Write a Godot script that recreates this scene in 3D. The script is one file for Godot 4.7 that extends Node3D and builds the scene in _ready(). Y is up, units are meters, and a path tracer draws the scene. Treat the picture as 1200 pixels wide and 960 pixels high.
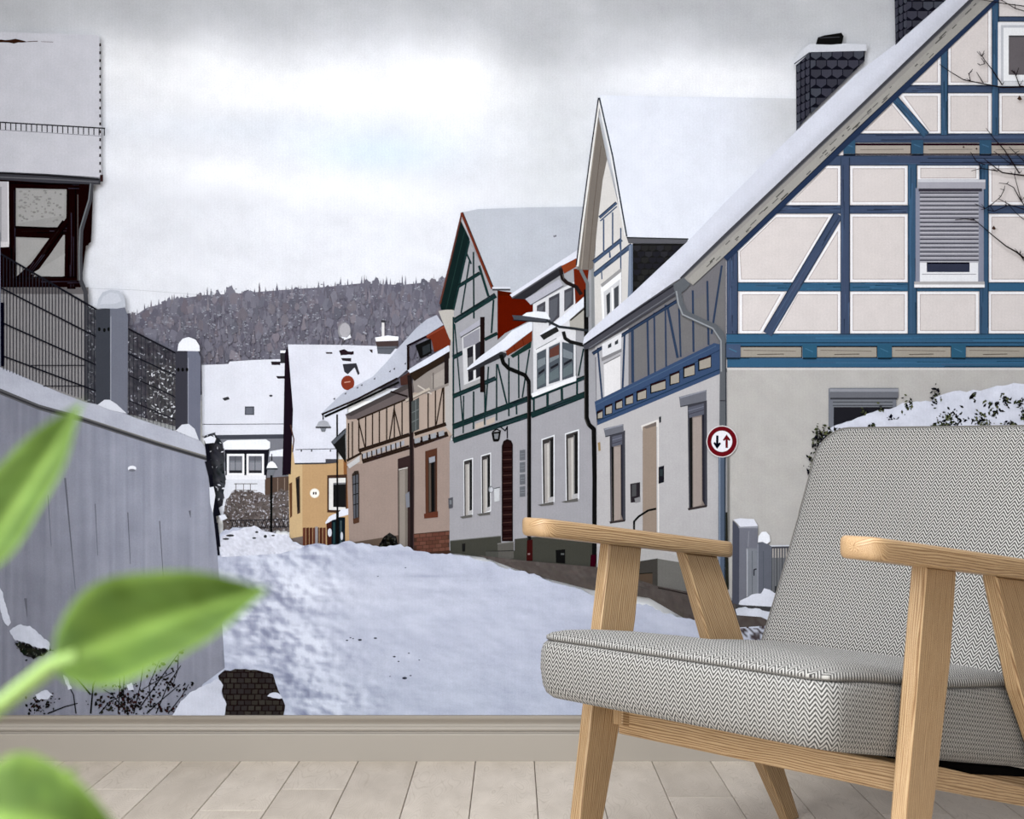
extends Node3D
# A room corner: an armchair and a house plant stand before a wall that carries a printed photo wallpaper
# (a mural of a snowy street). The wallpaper is flat, so it is built as flat printed pieces on the wall;
# the colours in PRINT below are the ink of that print. Everything else in the room is a solid thing.

const WALL_Z := -3.046          # face of the wall that carries the mural
const EYE := 0.7226             # lens height
const DOTS := 506.5             # print units per metre on the mural
const ROOM_L := -1.75
const ROOM_R := 1.85
const ROOM_BACK := 3.2
const ROOM_H := 2.45

var rng := RandomNumberGenerator.new()
var nz := FastNoiseLite.new()
var nf := FastNoiseLite.new()
var lay := 0.0
var mural: Node3D
var paper: StandardMaterial3D
var M := {}
var used := {}

func _ready():
	rng.seed = 7
	nz.seed = 3; nz.frequency = 0.02; nz.fractal_octaves = 4
	nf.seed = 11; nf.frequency = 0.12; nf.fractal_octaves = 3
	camera_and_light()
	materials()
	room()
	wall_mural()
	armchair()
	plant()

func camera_and_light():
	var cam := Camera3D.new()
	cam.name = "camera"
	cam.projection = Camera3D.PROJECTION_FRUSTUM
	cam.near = 0.05
	cam.far = 50.0
	cam.size = 2.0 * 480.0 / 1543.0 * cam.near
	cam.frustum_offset = Vector2(0, 44.0 / 1543.0 * cam.near)
	var at := CameraAttributesPhysical.new()
	at.frustum_focal_length = 50.0
	at.frustum_focus_distance = 2.45
	at.exposure_aperture = 9.5
	cam.attributes = at
	add_child(cam)
	cam.position = Vector3(0, EYE, 0)
	cam.current = true
	var we := WorldEnvironment.new()
	we.name = "environment"
	var e := Environment.new()
	e.background_mode = Environment.BG_COLOR
	e.background_color = Color(0.86, 0.9, 0.96)
	e.tonemap_mode = Environment.TONE_MAPPER_LINEAR
	e.tonemap_exposure = 0.94
	e.sdfgi_enabled = true
	e.ssao_enabled = true
	e.ssil_enabled = true
	we.environment = e
	add_child(we)
	# daylight entering by the roof window above, the tall window behind the lens and the one in the side wall
	window_light("roof_window_daylight", Vector3(-0.05, ROOM_H - 0.03, -0.85), Vector3(-90, 0, 0), Vector2(1.3, 1.2), 7.4)
	window_light("window_daylight", Vector3(-0.78, 1.35, ROOM_BACK - 0.06), Vector3(0, 0, 0), Vector2(1.4, 1.9), 10.0)
	window_light("window_daylight", Vector3(ROOM_L + 0.06, 1.45, 0.2), Vector3(0, -90, 0), Vector2(1.5, 1.5), 12.5)

func window_light(called, at, turn, size, energy):
	var l := AreaLight3D.new()
	l.name = called
	l.area_size = size
	l.light_energy = energy
	l.light_color = Color(0.965, 0.98, 1.0)
	l.area_range = 12.0
	l.area_attenuation = 2.0
	l.shadow_enabled = true
	add_child(l, true)
	l.position = at
	l.rotation_degrees = turn

# ---------------------------------------------------------------- helpers
func numbered(called: String) -> String:
	var n: int = used.get(called, 0)
	used[called] = n + 1
	return called if n == 0 else "%s_%03d" % [called, n]

func thing(called, label, category, at := Vector3.ZERO, turn := 0.0) -> Node3D:
	var o := Node3D.new()
	o.name = numbered(called)
	add_child(o)
	o.position = at
	o.rotation.y = turn
	o.set_meta("label", label)
	o.set_meta("category", category)
	return o

func put(parent: Node, called: String, mesh: Mesh, mat: Material) -> MeshInstance3D:
	var o := MeshInstance3D.new()
	o.name = called
	o.mesh = mesh
	o.material_override = mat
	o.cast_shadow = GeometryInstance3D.SHADOW_CASTING_SETTING_ON
	parent.add_child(o, true)
	return o

func start() -> SurfaceTool:
	var st := SurfaceTool.new()
	st.begin(Mesh.PRIMITIVE_TRIANGLES)
	return st

func tri(st: SurfaceTool, a: Vector3, b: Vector3, c: Vector3, n: Vector3, ua := Vector2.ZERO, ub := Vector2.ZERO, uc := Vector2.ZERO):
	# front faces run clockwise
	if (b - a).cross(c - a).dot(n) > 0.0:
		var t := b; b = c; c = t
		var u := ub; ub = uc; uc = u
	for q in [[a, ua], [b, ub], [c, uc]]:
		st.set_normal(n)
		st.set_uv(q[1])
		st.add_vertex(q[0])

func quad(st: SurfaceTool, a: Vector3, b: Vector3, c: Vector3, d: Vector3, out: Vector3, ua := Vector2.ZERO, ub := Vector2.ZERO, uc := Vector2.ZERO, ud := Vector2.ZERO):
	var n := (b - a).cross(c - a)
	if n.length() < 1e-12:
		n = (c - a).cross(d - a)
	n = n.normalized()
	if n.dot(out) < 0.0:
		n = -n
	tri(st, a, b, c, n, ua, ub, uc)
	tri(st, a, c, d, n, ua, uc, ud)

func box_mesh(lo: Vector3, hi: Vector3, bev := 0.0) -> ArrayMesh:
	var st := start()
	add_box(st, lo, hi, bev)
	return st.commit()

func add_box(st: SurfaceTool, lo: Vector3, hi: Vector3, bev := 0.0):
	# a box whose twelve edges are chamfered by bev
	var c := (lo + hi) * 0.5
	var h := (hi - lo) * 0.5
	var b := minf(bev, minf(h.x, minf(h.y, h.z)) * 0.9)
	for ax in 3:
		var u := (ax + 1) % 3
		var v := (ax + 2) % 3
		for s in [-1.0, 1.0]:
			var p := []
			for k in [[-1, -1], [1, -1], [1, 1], [-1, 1]]:
				var q := Vector3.ZERO
				q[ax] = s * h[ax]
				q[u] = k[0] * (h[u] - b)
				q[v] = k[1] * (h[v] - b)
				p.append(c + q)
			var n := Vector3.ZERO
			n[ax] = s
			quad(st, p[0], p[1], p[2], p[3], n, Vector2(p[0][u], p[0][v]), Vector2(p[1][u], p[1][v]), Vector2(p[2][u], p[2][v]), Vector2(p[3][u], p[3][v]))
	if b <= 0.0:
		return
	for ax in 3:
		var u := (ax + 1) % 3
		var v := (ax + 2) % 3
		for su in [-1.0, 1.0]:
			for sv in [-1.0, 1.0]:
				var p := []
				for k in [[-1, 0], [1, 0], [1, 1], [-1, 1]]:
					var q := Vector3.ZERO
					q[ax] = k[0] * (h[ax] - b)
					q[u] = su * (h[u] - (b if k[1] == 1 else 0.0))
					q[v] = sv * (h[v] - (0.0 if k[1] == 1 else b))
					p.append(c + q)
				var n := Vector3.ZERO
				n[u] = su
				n[v] = sv
				quad(st, p[0], p[1], p[2], p[3], n, Vector2(p[0][ax], p[0][u]), Vector2(p[1][ax], p[1][u]), Vector2(p[2][ax], p[2][u]), Vector2(p[3][ax], p[3][u]))
	for sx in [-1.0, 1.0]:
		for sy in [-1.0, 1.0]:
			for sz in [-1.0, 1.0]:
				var s := Vector3(sx, sy, sz)
				tri(st, c + s * (h - Vector3(0, b, b)), c + s * (h - Vector3(b, 0, b)), c + s * (h - Vector3(b, b, 0)), s.normalized())

func grain_image(w: int, h: int, paint: Callable) -> ImageTexture:
	var im := Image.create(w, h, true, Image.FORMAT_RGB8)
	for y in h:
		for x in w:
			im.set_pixel(x, y, paint.call(x, y))
	im.generate_mipmaps()
	return ImageTexture.create_from_image(im)

func lerp3(a: Color, b: Color, c: Color, t: float) -> Color:
	return a.lerp(b, clampf(t * 2.0, 0, 1)) if t < 0.5 else b.lerp(c, clampf(t * 2.0 - 1.0, 0, 1))

func ring_noise(x: float, y: float, w: float, h: float, n: FastNoiseLite, fx: float, fy: float) -> float:
	# noise that repeats over w by h
	var tx := x / w
	var ty := y / h
	var a := n.get_noise_2d(x * fx, y * fy)
	var b := n.get_noise_2d((x - w) * fx, y * fy)
	var c := n.get_noise_2d(x * fx, (y - h) * fy)
	var d := n.get_noise_2d((x - w) * fx, (y - h) * fy)
	var sx := smoothstep(0.75, 1.0, tx)
	var sy := smoothstep(0.75, 1.0, ty)
	return lerpf(lerpf(a, b, sx), lerpf(c, d, sx), sy)

# ---------------------------------------------------------------- materials
func plain(col: Color, rough := 0.8, spec := 0.3) -> StandardMaterial3D:
	var m := StandardMaterial3D.new()
	m.albedo_color = col
	m.roughness = rough
	m.metallic_specular = spec
	return m

func materials():
	# print: ink on matt wallpaper, the colour of each piece sits in its vertices; a faint paper tooth
	paper = StandardMaterial3D.new()
	paper.vertex_color_use_as_albedo = true
	paper.roughness = 0.95
	paper.metallic_specular = 0.1
	paper.albedo_texture = grain_image(256, 256, func(x: float, y: float):
		var v := 0.96 + 0.045 * ring_noise(x, y, 256, 256, nf, 4.0, 4.0) + 0.02 * ring_noise(x, y, 256, 256, nz, 2.0, 2.0) + 0.005 * sin(x * TAU * 64.0 / 256.0)
		return Color(v, v, v))
	M.wall = plain(Color(0.44, 0.43, 0.42), 0.9, 0.2)
	M.ceiling = plain(Color(0.78, 0.78, 0.77), 0.95, 0.1)
	M.base = plain(Color(0.62, 0.59, 0.55), 0.45, 0.4)
	M.frame = plain(Color(0.92, 0.92, 0.91), 0.4, 0.4)
	# whitewashed oak floor boards, three sheets of grain
	M.floor = []
	for k in 3:
		var nk := FastNoiseLite.new()
		nk.seed = 40 + k
		nk.frequency = 0.006
		nk.fractal_octaves = 2
		var tone: float = [0.0, -0.03, 0.02][k]
		var m := plain(Color.WHITE, 0.6, 0.3)
		m.albedo_texture = grain_image(256, 1024, func(x: float, y: float):
			var r := ring_noise(x, y, 256, 1024, nk, 1.0, 0.28) * 17.0 + x * 0.02
			var l := absf(fposmod(r, 1.0) - 0.5) * 2.0
			var line := smoothstep(0.72, 1.0, l) * 0.5
			var pore := maxf(0.0, ring_noise(x, y, 256, 1024, nf, 6.0, 0.35)) * 0.5
			var t := clampf(line + pore, 0, 1)
			var c := Color(0.80 + tone, 0.755 + tone, 0.70 + tone).lerp(Color(0.70, 0.645, 0.58), t * 0.95)
			var cloud := ring_noise(x, y, 256, 1024, nz, 0.5, 0.2) * 0.05
			return Color(c.r + cloud, c.g + cloud, c.b + cloud))
		M.floor.append(m)
	M.joint = plain(Color(0.32, 0.27, 0.22), 0.95, 0.1)
	# oiled ash of the chair frame: straight fine grain
	M.wood = []
	for k in 2:
		var m := plain(Color.WHITE, 0.42, 0.4)
		var nk := FastNoiseLite.new()
		nk.seed = 90 + k
		nk.frequency = 0.02
		nk.fractal_octaves = 3
		m.albedo_texture = grain_image(256, 512, func(x: float, y: float):
			var warp := ring_noise(x, y, 256, 512, nk, 0.5, 0.12) * 12.0
			var r := 0.5 + 0.5 * sin((x + warp) * TAU / 11.0)
			var fine := ring_noise(x, y, 256, 512, nf, 5.0, 0.12) * 0.5 + 0.5
			var t := clampf(pow(r, 2.4) * 0.6 + pow(fine, 2.0) * 0.62, 0, 1)
			var c := lerp3(Color(0.77, 0.665, 0.52), Color(0.61, 0.485, 0.345), Color(0.36, 0.25, 0.155), t)
			return c)
		M.wood.append(m)
	# herringbone wool: light and dark threads slanting in columns
	var her := func(dark: Color, light: Color):
		return grain_image(256, 256, func(x: float, y: float):
			var col := int(x / 32.0)
			var u := fposmod(x, 32.0)
			var slope := u if col % 2 == 0 else 32.0 - u
			var p := fposmod(y - slope * 1.4 + 128.0, 256.0 / 9.0) * 9.0 / 256.0
			var yarn := smoothstep(0.0, 0.16, p) * (1.0 - smoothstep(0.5, 0.66, p))
			var edge := smoothstep(0.0, 3.0, minf(u, 32.0 - u))
			var tooth := nf.get_noise_2d(x * 3.1, y * 3.1) * 0.22 + 0.12 * sin((x + y) * 1.9)
			var t := clampf(yarn * (0.65 + 0.35 * edge) + tooth, 0, 1)
			return dark.lerp(light, t))
	M.fabric = plain(Color.WHITE, 0.95, 0.15)
	M.fabric.albedo_texture = her.call(Color(0.20, 0.195, 0.19), Color(0.70, 0.69, 0.67))
	M.fabric.rim_enabled = true
	M.fabric.rim = 0.2
	M.piping = plain(Color(0.40, 0.39, 0.375), 0.95, 0.15)
	M.web = plain(Color(0.05, 0.045, 0.045), 0.95, 0.1)
	M.metal = plain(Color(0.5, 0.5, 0.5), 0.35, 0.5)
	M.leaf = StandardMaterial3D.new()
	M.leaf.vertex_color_use_as_albedo = true
	M.leaf.roughness = 0.6
	M.leaf.metallic_specular = 0.2
	M.leaf.backlight_enabled = true
	M.leaf.backlight = Color(0.08, 0.13, 0.03)
	M.leaf.cull_mode = BaseMaterial3D.CULL_DISABLED
	M.stem = plain(Color(0.50, 0.60, 0.32), 0.5, 0.4)
	M.pot = plain(Color(0.82, 0.80, 0.77), 0.6, 0.4)
	M.soil = plain(Color(0.16, 0.11, 0.08), 1.0, 0.1)

# ---------------------------------------------------------------- the room
func struct(called, mesh, mat) -> MeshInstance3D:
	var o := put(self, called, mesh, mat)
	o.set_meta("kind", "structure")
	return o

func room():
	var t := 0.15
	var top := ROOM_H
	var st := start()
	add_box(st, Vector3(ROOM_L - t, 0, WALL_Z - t), Vector3(ROOM_R + t, top, WALL_Z))
	struct("wall_back", st.commit(), M.wall)
	struct("wall_right", box_mesh(Vector3(ROOM_R, 0, WALL_Z), Vector3(ROOM_R + t, top, ROOM_BACK)), M.wall)
	# side wall with one window opening
	st = start()
	add_box(st, Vector3(ROOM_L - t, 0, WALL_Z), Vector3(ROOM_L, top, -0.55))
	add_box(st, Vector3(ROOM_L - t, 0, 0.95), Vector3(ROOM_L, top, ROOM_BACK))
	add_box(st, Vector3(ROOM_L - t, 0, -0.55), Vector3(ROOM_L, 0.7, 0.95))
	add_box(st, Vector3(ROOM_L - t, 2.2, -0.55), Vector3(ROOM_L, top, 0.95))
	struct("wall_left", st.commit(), M.wall)
	# wall behind the lens with a tall window
	st = start()
	var xs := [ROOM_L - t, -1.48, -0.08, ROOM_R + t]
	for k in [0, 2]:
		add_box(st, Vector3(xs[k], 0, ROOM_BACK), Vector3(xs[k + 1], top, ROOM_BACK + t))
	for k in [1]:
		add_box(st, Vector3(xs[k], 0, ROOM_BACK), Vector3(xs[k + 1], 0.4, ROOM_BACK + t))
		add_box(st, Vector3(xs[k], 2.3, ROOM_BACK), Vector3(xs[k + 1], top, ROOM_BACK + t))
	struct("wall_front", st.commit(), M.wall)
	# ceiling with an opening for the roof window
	st = start()
	add_box(st, Vector3(ROOM_L - t, top, WALL_Z - t), Vector3(ROOM_R + t, top + t, -1.45))
	add_box(st, Vector3(ROOM_L - t, top, -0.25), Vector3(ROOM_R + t, top + t, ROOM_BACK + t))
	add_box(st, Vector3(ROOM_L - t, top, -1.45), Vector3(-0.7, top + t, -0.25))
	add_box(st, Vector3(0.6, top, -1.45), Vector3(ROOM_R + t, top + t, -0.25))
	struct("ceiling", st.commit(), M.ceiling)
	window_frame("window_3", Vector3(-0.05, top + 0.08, -0.85), Vector2(1.3, 1.2), 0.0)
	get_node("window_3").rotation.x = PI / 2
	window_frame("window_1", Vector3(-0.78, 1.35, ROOM_BACK + 0.05), Vector2(1.4, 1.9), 0.0)
	window_frame("window_2", Vector3(ROOM_L - 0.05, 1.45, 0.2), Vector2(1.5, 1.5), PI / 2)
	# floor: a dark bed with boards laid on it, gaps left between them
	var f := struct("floor", box_mesh(Vector3(ROOM_L - t, -0.08, WALL_Z - t), Vector3(ROOM_R + t, -0.012, ROOM_BACK + t)), M.joint)
	var bw := 0.1351
	var x0 := 0.0513 - bw * 14
	var known := {-7: 2.78, -5: 2.617, -4: 2.78, 2: 2.716, 5: 2.593}
	for k in range(0, 28):
		var xa := maxf(x0 + k * bw, ROOM_L)
		var xb := minf(x0 + (k + 1) * bw, ROOM_R)
		if xb - xa < 0.01:
			continue
		var joint: float = known.get(k - 14, 1.85 + fposmod(k * 0.617, 1.0) * 0.62)
		var z := -joint - 1.25
		while z < ROOM_BACK:
			var za := maxf(z, WALL_Z)
			var zb := minf(z + 1.25, ROOM_BACK)
			if zb - za > 0.02:
				var v := rng.randi() % 3
				put(f, "floor_board", floor_board(xa + 0.0008, xb - 0.0008, za + 0.0016, zb - 0.0016), M.floor[v])
			z += 1.25
	# moulded skirting along the mural wall
	var prof := [[0.020, 0.0], [0.020, 0.0610], [0.0192, 0.0630], [0.0100, 0.0640], [0.0095, 0.0660], [0.0115, 0.0672], [0.0135, 0.0695], [0.0142, 0.0730], [0.0135, 0.0762], [0.0110, 0.0782], [0.0068, 0.0792], [0.0062, 0.0815], [0.0070, 0.0845], [0.0092, 0.0885], [0.0125, 0.0925], [0.0155, 0.0965], [0.0172, 0.1005], [0.0176, 0.1035], [0.0170, 0.1065], [0.0150, 0.1080], [0.0120, 0.1086], [0.0, 0.1086]]
	st = start()
	for i in prof.size() - 1:
		var a: Array = prof[i]
		var b: Array = prof[i + 1]
		quad(st, Vector3(ROOM_L, a[1], WALL_Z + a[0]), Vector3(ROOM_R, a[1], WALL_Z + a[0]), Vector3(ROOM_R, b[1], WALL_Z + b[0]), Vector3(ROOM_L, b[1], WALL_Z + b[0]), Vector3(0, b[0] - a[0] < 0, 1))
	struct("baseboard_back", st.commit(), M.base)
	for s in [[ROOM_R - 0.014, ROOM_R, "baseboard_right"], [ROOM_L, ROOM_L + 0.014, "baseboard_left"]]:
		struct(s[2], box_mesh(Vector3(s[0], 0, WALL_Z + 0.020), Vector3(s[1], 0.1086, ROOM_BACK), 0.003), M.base)

func floor_board(xa: float, xb: float, za: float, zb: float) -> ArrayMesh:
	var st := start()
	var b := 0.0012
	var o := Vector2(rng.randf(), rng.randf())
	var uv := func(p: Vector3): return Vector2((p.x - xa) / 0.2, p.z / 0.8) + o
	var e := 0.0003
	var t := [Vector3(xa + b, 0, za + e), Vector3(xb - b, 0, za + e), Vector3(xb - b, 0, zb - e), Vector3(xa + b, 0, zb - e)]
	var l := [Vector3(xa, -b, za), Vector3(xb, -b, za), Vector3(xb, -b, zb), Vector3(xa, -b, zb)]
	quad(st, t[0], t[1], t[2], t[3], Vector3.UP, uv.call(t[0]), uv.call(t[1]), uv.call(t[2]), uv.call(t[3]))
	var c := Vector3((xa + xb) / 2, -0.05, (za + zb) / 2)
	for i in 4:
		var j := (i + 1) % 4
		quad(st, t[i], t[j], l[j], l[i], (t[i] + t[j]) * 0.5 - c, uv.call(t[i]), uv.call(t[j]), uv.call(l[j]), uv.call(l[i]))
		var d := Vector3(0, -0.011, 0)
		quad(st, l[i], l[j], l[j] + d, l[i] + d, (l[i] + l[j]) * 0.5 - Vector3(c.x, l[i].y, c.z), uv.call(l[i]), uv.call(l[j]), uv.call(l[j]), uv.call(l[i]))
	return st.commit()

func window_frame(called, c: Vector3, s: Vector2, turn: float):
	var o := Node3D.new()
	o.name = called
	o.set_meta("kind", "structure")
	add_child(o)
	o.position = c
	o.rotation.y = turn
	var st := start()
	var h := s * 0.5
	for k in [-1.0, 1.0]:
		add_box(st, Vector3(k * h.x - 0.035 - k * 0.035, -h.y, -0.03), Vector3(k * h.x + 0.035 - k * 0.035, h.y, 0.03), 0.004)
		add_box(st, Vector3(-h.x + 0.07, k * h.y - 0.035 - k * 0.035, -0.03), Vector3(h.x - 0.07, k * h.y + 0.035 - k * 0.035, 0.03), 0.004)
	add_box(st, Vector3(-0.03, -h.y + 0.07, -0.025), Vector3(0.03, h.y - 0.07, 0.025), 0.004)
	put(o, "window_frame", st.commit(), M.frame)
	var g := StandardMaterial3D.new()
	g.transparency = BaseMaterial3D.TRANSPARENCY_ALPHA
	g.albedo_color = Color(0.9, 0.95, 0.95, 0.06)
	g.roughness = 0.02
	for k in [-1.0, 1.0]:
		put(o, "pane", box_mesh(Vector3(k * (h.x - 0.02) / 2 - (h.x - 0.12) / 2, -h.y + 0.07, -0.004), Vector3(k * (h.x - 0.02) / 2 + (h.x - 0.12) / 2, h.y - 0.07, 0.004)), g)

# ---------------------------------------------------------------- the mural: printing tools
# Layout is in print units, x to the right and y downwards on the sheet; DOTS of them make a metre of wall.
func at(x: float, y: float, z := 0.0) -> Vector3:
	return Vector3((x - 600.0) / DOTS, EYE + (524.0 - y) / DOTS, z)

func hue(r: float, g: float, b: float) -> Color:
	# an ink, given as it looks on the sheet (0..255)
	return Color(r / 255.0, g / 255.0, b / 255.0).srgb_to_linear()

func mix(a: Color, b: Color, t: float) -> Color:
	return a.lerp(b, t)

func pts(a: Array) -> PackedVector2Array:
	var p := PackedVector2Array()
	for i in range(0, a.size() - 1, 2):
		p.append(Vector2(a[i], a[i + 1]))
	return p

# shapes: [outline or outlines, colour]
func pg(a: Array, col) -> Array:
	return ["p", pts(a), col]

func rc(x0, y0, x1, y1, col) -> Array:
	return pg([x0, y0, x1, y0, x1, y1, x0, y1], col)

func el(cx, cy, rx, ry, col, n := 20) -> Array:
	var p := PackedVector2Array()
	for i in n:
		p.append(Vector2(cx + rx * cos(TAU * i / n), cy + ry * sin(TAU * i / n)))
	return ["p", p, col]

func ln(a: Array, w: float, col, w2 := -1.0) -> Array:
	return ["l", pts(a), col, w, w if w2 < 0 else w2]

func vert(st: SurfaceTool, p: Vector2, z: float, col: Color):
	st.set_color(col)
	st.set_normal(Vector3(0, 0, 1))
	st.set_uv(Vector2(p.x, p.y) / 256.0)
	st.add_vertex(at(p.x, p.y, z))

func fill(st: SurfaceTool, p: PackedVector2Array, z: float, col: Color, depth := 0):
	var k := Geometry2D.triangulate_polygon(p)
	if k.is_empty() and depth < 1:
		# an outline that crosses itself: clean it first
		for q in Geometry2D.offset_polygon(p, 0.05):
			if not Geometry2D.is_polygon_clockwise(q):
				fill(st, q, z, col, 1)
		return
	for i in range(0, k.size(), 3):
		var a := p[k[i]]
		var b := p[k[i + 1]]
		var c := p[k[i + 2]]
		# clockwise as seen from the room (y runs down on the sheet)
		if (b - a).cross(c - a) < 0:
			var t := b; b = c; c = t
		vert(st, a, z, col); vert(st, b, z, col); vert(st, c, z, col)

func stroke(st: SurfaceTool, p: PackedVector2Array, z: float, col: Color, w: float, w2: float):
	var n := p.size()
	for i in n - 1:
		var d := (p[i + 1] - p[i]).normalized().orthogonal()
		var wa := lerpf(w, w2, float(i) / (n - 1)) * 0.5
		var wb := lerpf(w, w2, float(i + 1) / (n - 1)) * 0.5
		fill(st, PackedVector2Array([p[i] + d * wa, p[i + 1] + d * wb, p[i + 1] - d * wb, p[i] - d * wa]), z + THIN * (i % 2), col)
		if i > 0 and wa > 0.5:
			fill(st, el(p[i].x, p[i].y, wa, wa, col, 10)[1], z + THIN * 2, col)

func draw(st: SurfaceTool, s: Array, z: float):
	if s[0] == "p":
		fill(st, s[1], z, s[2])
	else:
		stroke(st, s[1], z, s[2], s[3], s[4])

const STEP := 0.0000045
const THIN := 0.0000015
func next_layer() -> float:
	lay += THIN
	return lay

func ink(parent: Node, called: String, shapes: Array, flat := false) -> MeshInstance3D:
	# one printed piece; later shapes lie over earlier ones (flat: they share one layer)
	var st := start()
	lay += STEP
	for s in shapes:
		if not flat:
			lay += STEP
		draw(st, s, lay)
		if flat:
			lay += THIN
		elif s[0] == "l" and s[1].size() > 2:
			lay += STEP
	return put(parent, called, st.commit(), paper)

func stuff(o: Node) -> Node:
	o.set_meta("kind", "stuff")
	return o

func part(called: String, label := "") -> Node3D:
	var o := Node3D.new()
	o.name = called
	mural.add_child(o, true)
	if label != "":
		o.set_meta("label", label)
	return o

func field(parent: Node, called: String, outline: Array, cell: float, colour: Callable) -> MeshInstance3D:
	# an area of print whose tone wanders: small facets, each corner with its own ink
	var poly := pts(outline)
	var lo := poly[0]
	var hi := poly[0]
	for p in poly:
		lo = lo.min(p)
		hi = hi.max(p)
	var st := start()
	lay += STEP
	var nx := int(ceil((hi.x - lo.x) / cell))
	var ny := int(ceil((hi.y - lo.y) / cell))
	var inside := PackedByteArray()
	var tone := PackedColorArray()
	for j in ny + 1:
		for i in nx + 1:
			var p := lo + Vector2(i, j) * cell
			inside.append(1 if Geometry2D.is_point_in_polygon(p, poly) else 0)
			tone.append(colour.call(p.x, p.y))
	for j in ny:
		for i in nx:
			var k := j * (nx + 1) + i
			var s := inside[k] + inside[k + 1] + inside[k + nx + 1] + inside[k + nx + 2]
			var a := lo + Vector2(i, j) * cell
			var b := a + Vector2(cell, 0)
			var c := a + Vector2(cell, cell)
			var d := a + Vector2(0, cell)
			if s == 4:
				vert(st, a, lay, tone[k]); vert(st, b, lay, tone[k + 1]); vert(st, c, lay, tone[k + nx + 2])
				vert(st, a, lay, tone[k]); vert(st, c, lay, tone[k + nx + 2]); vert(st, d, lay, tone[k + nx + 1])
			else:
				for q in Geometry2D.intersect_polygons(PackedVector2Array([a, b, c, d]), poly):
					fill(st, q, lay, tone[k])
	return put(parent, called, st.commit(), paper)

func timber(h: Node, col: Color, x0: float, y0: float, x1: float, y1: float, w: float, called := "timber"):
	var a := Vector2(x0, y0)
	var b := Vector2(x1, y1)
	var d := (b - a).orthogonal().normalized()
	var s := [ln([x0, y0, x1, y1], w, col)]
	if w >= 3.5:
		for e in [[0.5, 0.62, 1.2], [-0.5, 0.4, 0.8]]:
			var o: Vector2 = d * (w * e[0] - e[2] * 0.5 * signf(e[0]))
			s.append(ln([x0 + o.x, y0 + o.y, x1 + o.x, y1 + o.y], e[2], col.darkened(e[1])))
	if w >= 5.0:
		var dark := col.darkened(0.55)
		var pale := col * 1.45
		var odd := col.lerp(hue(82, 80, 101), 0.25)
		for i in int(w * 1.3):
			var o := d * rng.randf_range(-0.42, 0.42) * w
			var t := rng.randf()
			var l := rng.randf_range(0.1, 0.5)
			var p := a.lerp(b, t) + o
			var q := a.lerp(b, minf(t + l, 1.0)) + o + d * rng.randf_range(-0.5, 0.5)
			s.append(ln([p.x, p.y, q.x, q.y], rng.randf_range(0.5, 1.5), [dark, pale, odd][i % 3], 0.3))
	return ink(h, called, s)

func timbers(h: Node, col: Color, list: Array):
	for t in list:
		timber(h, col, t[0], t[1], t[2], t[3], t[4])

func grow(p: PackedVector2Array, by: float) -> Array:
	return Geometry2D.offset_polygon(p, by, Geometry2D.JOIN_MITER)

func panel(h: Node, a: Array):
	# plaster field with a white margin and a fine painted line
	var p := pts(a)
	if Geometry2D.is_polygon_clockwise(p):
		p.reverse()
	var s := [["p", p, hue(227, 225, 228)]]
	for g in [[-2.6, hue(165, 155, 153)], [-3.5, hue(203, 196, 194)]]:
		for q in grow(p, g[0]):
			s.append(["p", q, g[1]])
	ink(h, "plaster_panel", s)

func fbm(x: float, y: float, f := 1.0) -> float:
	return nz.get_noise_2d(x * f, y * f)

func bump(x: float, y: float, cx: float, cy: float, rx: float, ry: float) -> float:
	var dx: float = (x - cx) / rx
	var dy: float = (y - cy) / ry
	return exp(-(dx * dx + dy * dy))

func snow(x: float, y: float) -> Color:
	var n := fbm(x, y, 1.0) * 0.05 + nf.get_noise_2d(x, y) * 0.02
	return Color(0.83 + n, 0.84 + n, 0.89 + n * 0.8).srgb_to_linear()

func snow_tone(h: Color, amp := 0.03) -> Callable:
	var b := h.linear_to_srgb()
	return func(x: float, y: float):
		var n: float = fbm(x, y, 0.9) * amp + nf.get_noise_2d(x, y) * amp * 0.3
		return Color(b.r + n, b.g + n, b.b + n).srgb_to_linear()

func rough(a: Array, amp: float, every := 4.0) -> Array:
	# an open line broken into small uneven steps
	var out := []
	for i in range(0, a.size() - 3, 2):
		var p := Vector2(a[i], a[i + 1])
		var q := Vector2(a[i + 2], a[i + 3])
		var n := maxi(1, int(p.distance_to(q) / every))
		for k in n:
			var r := p.lerp(q, float(k) / n)
			out.append_array([r.x + rng.randf_range(-amp, amp) * 0.4, r.y + rng.randf_range(-amp, amp)])
	out.append_array([a[a.size() - 2], a[a.size() - 1]])
	return out

func wall_mural():
	mural = thing("wall_mural", "wallpaper mural showing a snowy street of half-timbered houses, above the beige skirting board", "mural", Vector3(0, 0, WALL_Z))
	var sheet := put(mural, "backing_sheet", box_mesh(Vector3(ROOM_L, 0.1086, 0.0), Vector3(ROOM_R, ROOM_H, 0.0006)), plain(Color(0.9, 0.9, 0.9), 0.95, 0.1))
	sheet.set_meta("label", "plain paper sheet behind the print")
	lay = 0.0007
	print_sky()
	print_forest()
	print_far_house()
	print_yellow_house()
	print_pink_house()
	print_green_house()
	print_blue_house()
	print_gate_and_hedge()
	print_left_house()
	print_road()
	print_retaining_wall()
	print_shrubs()
	print_bare_branches()

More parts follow.
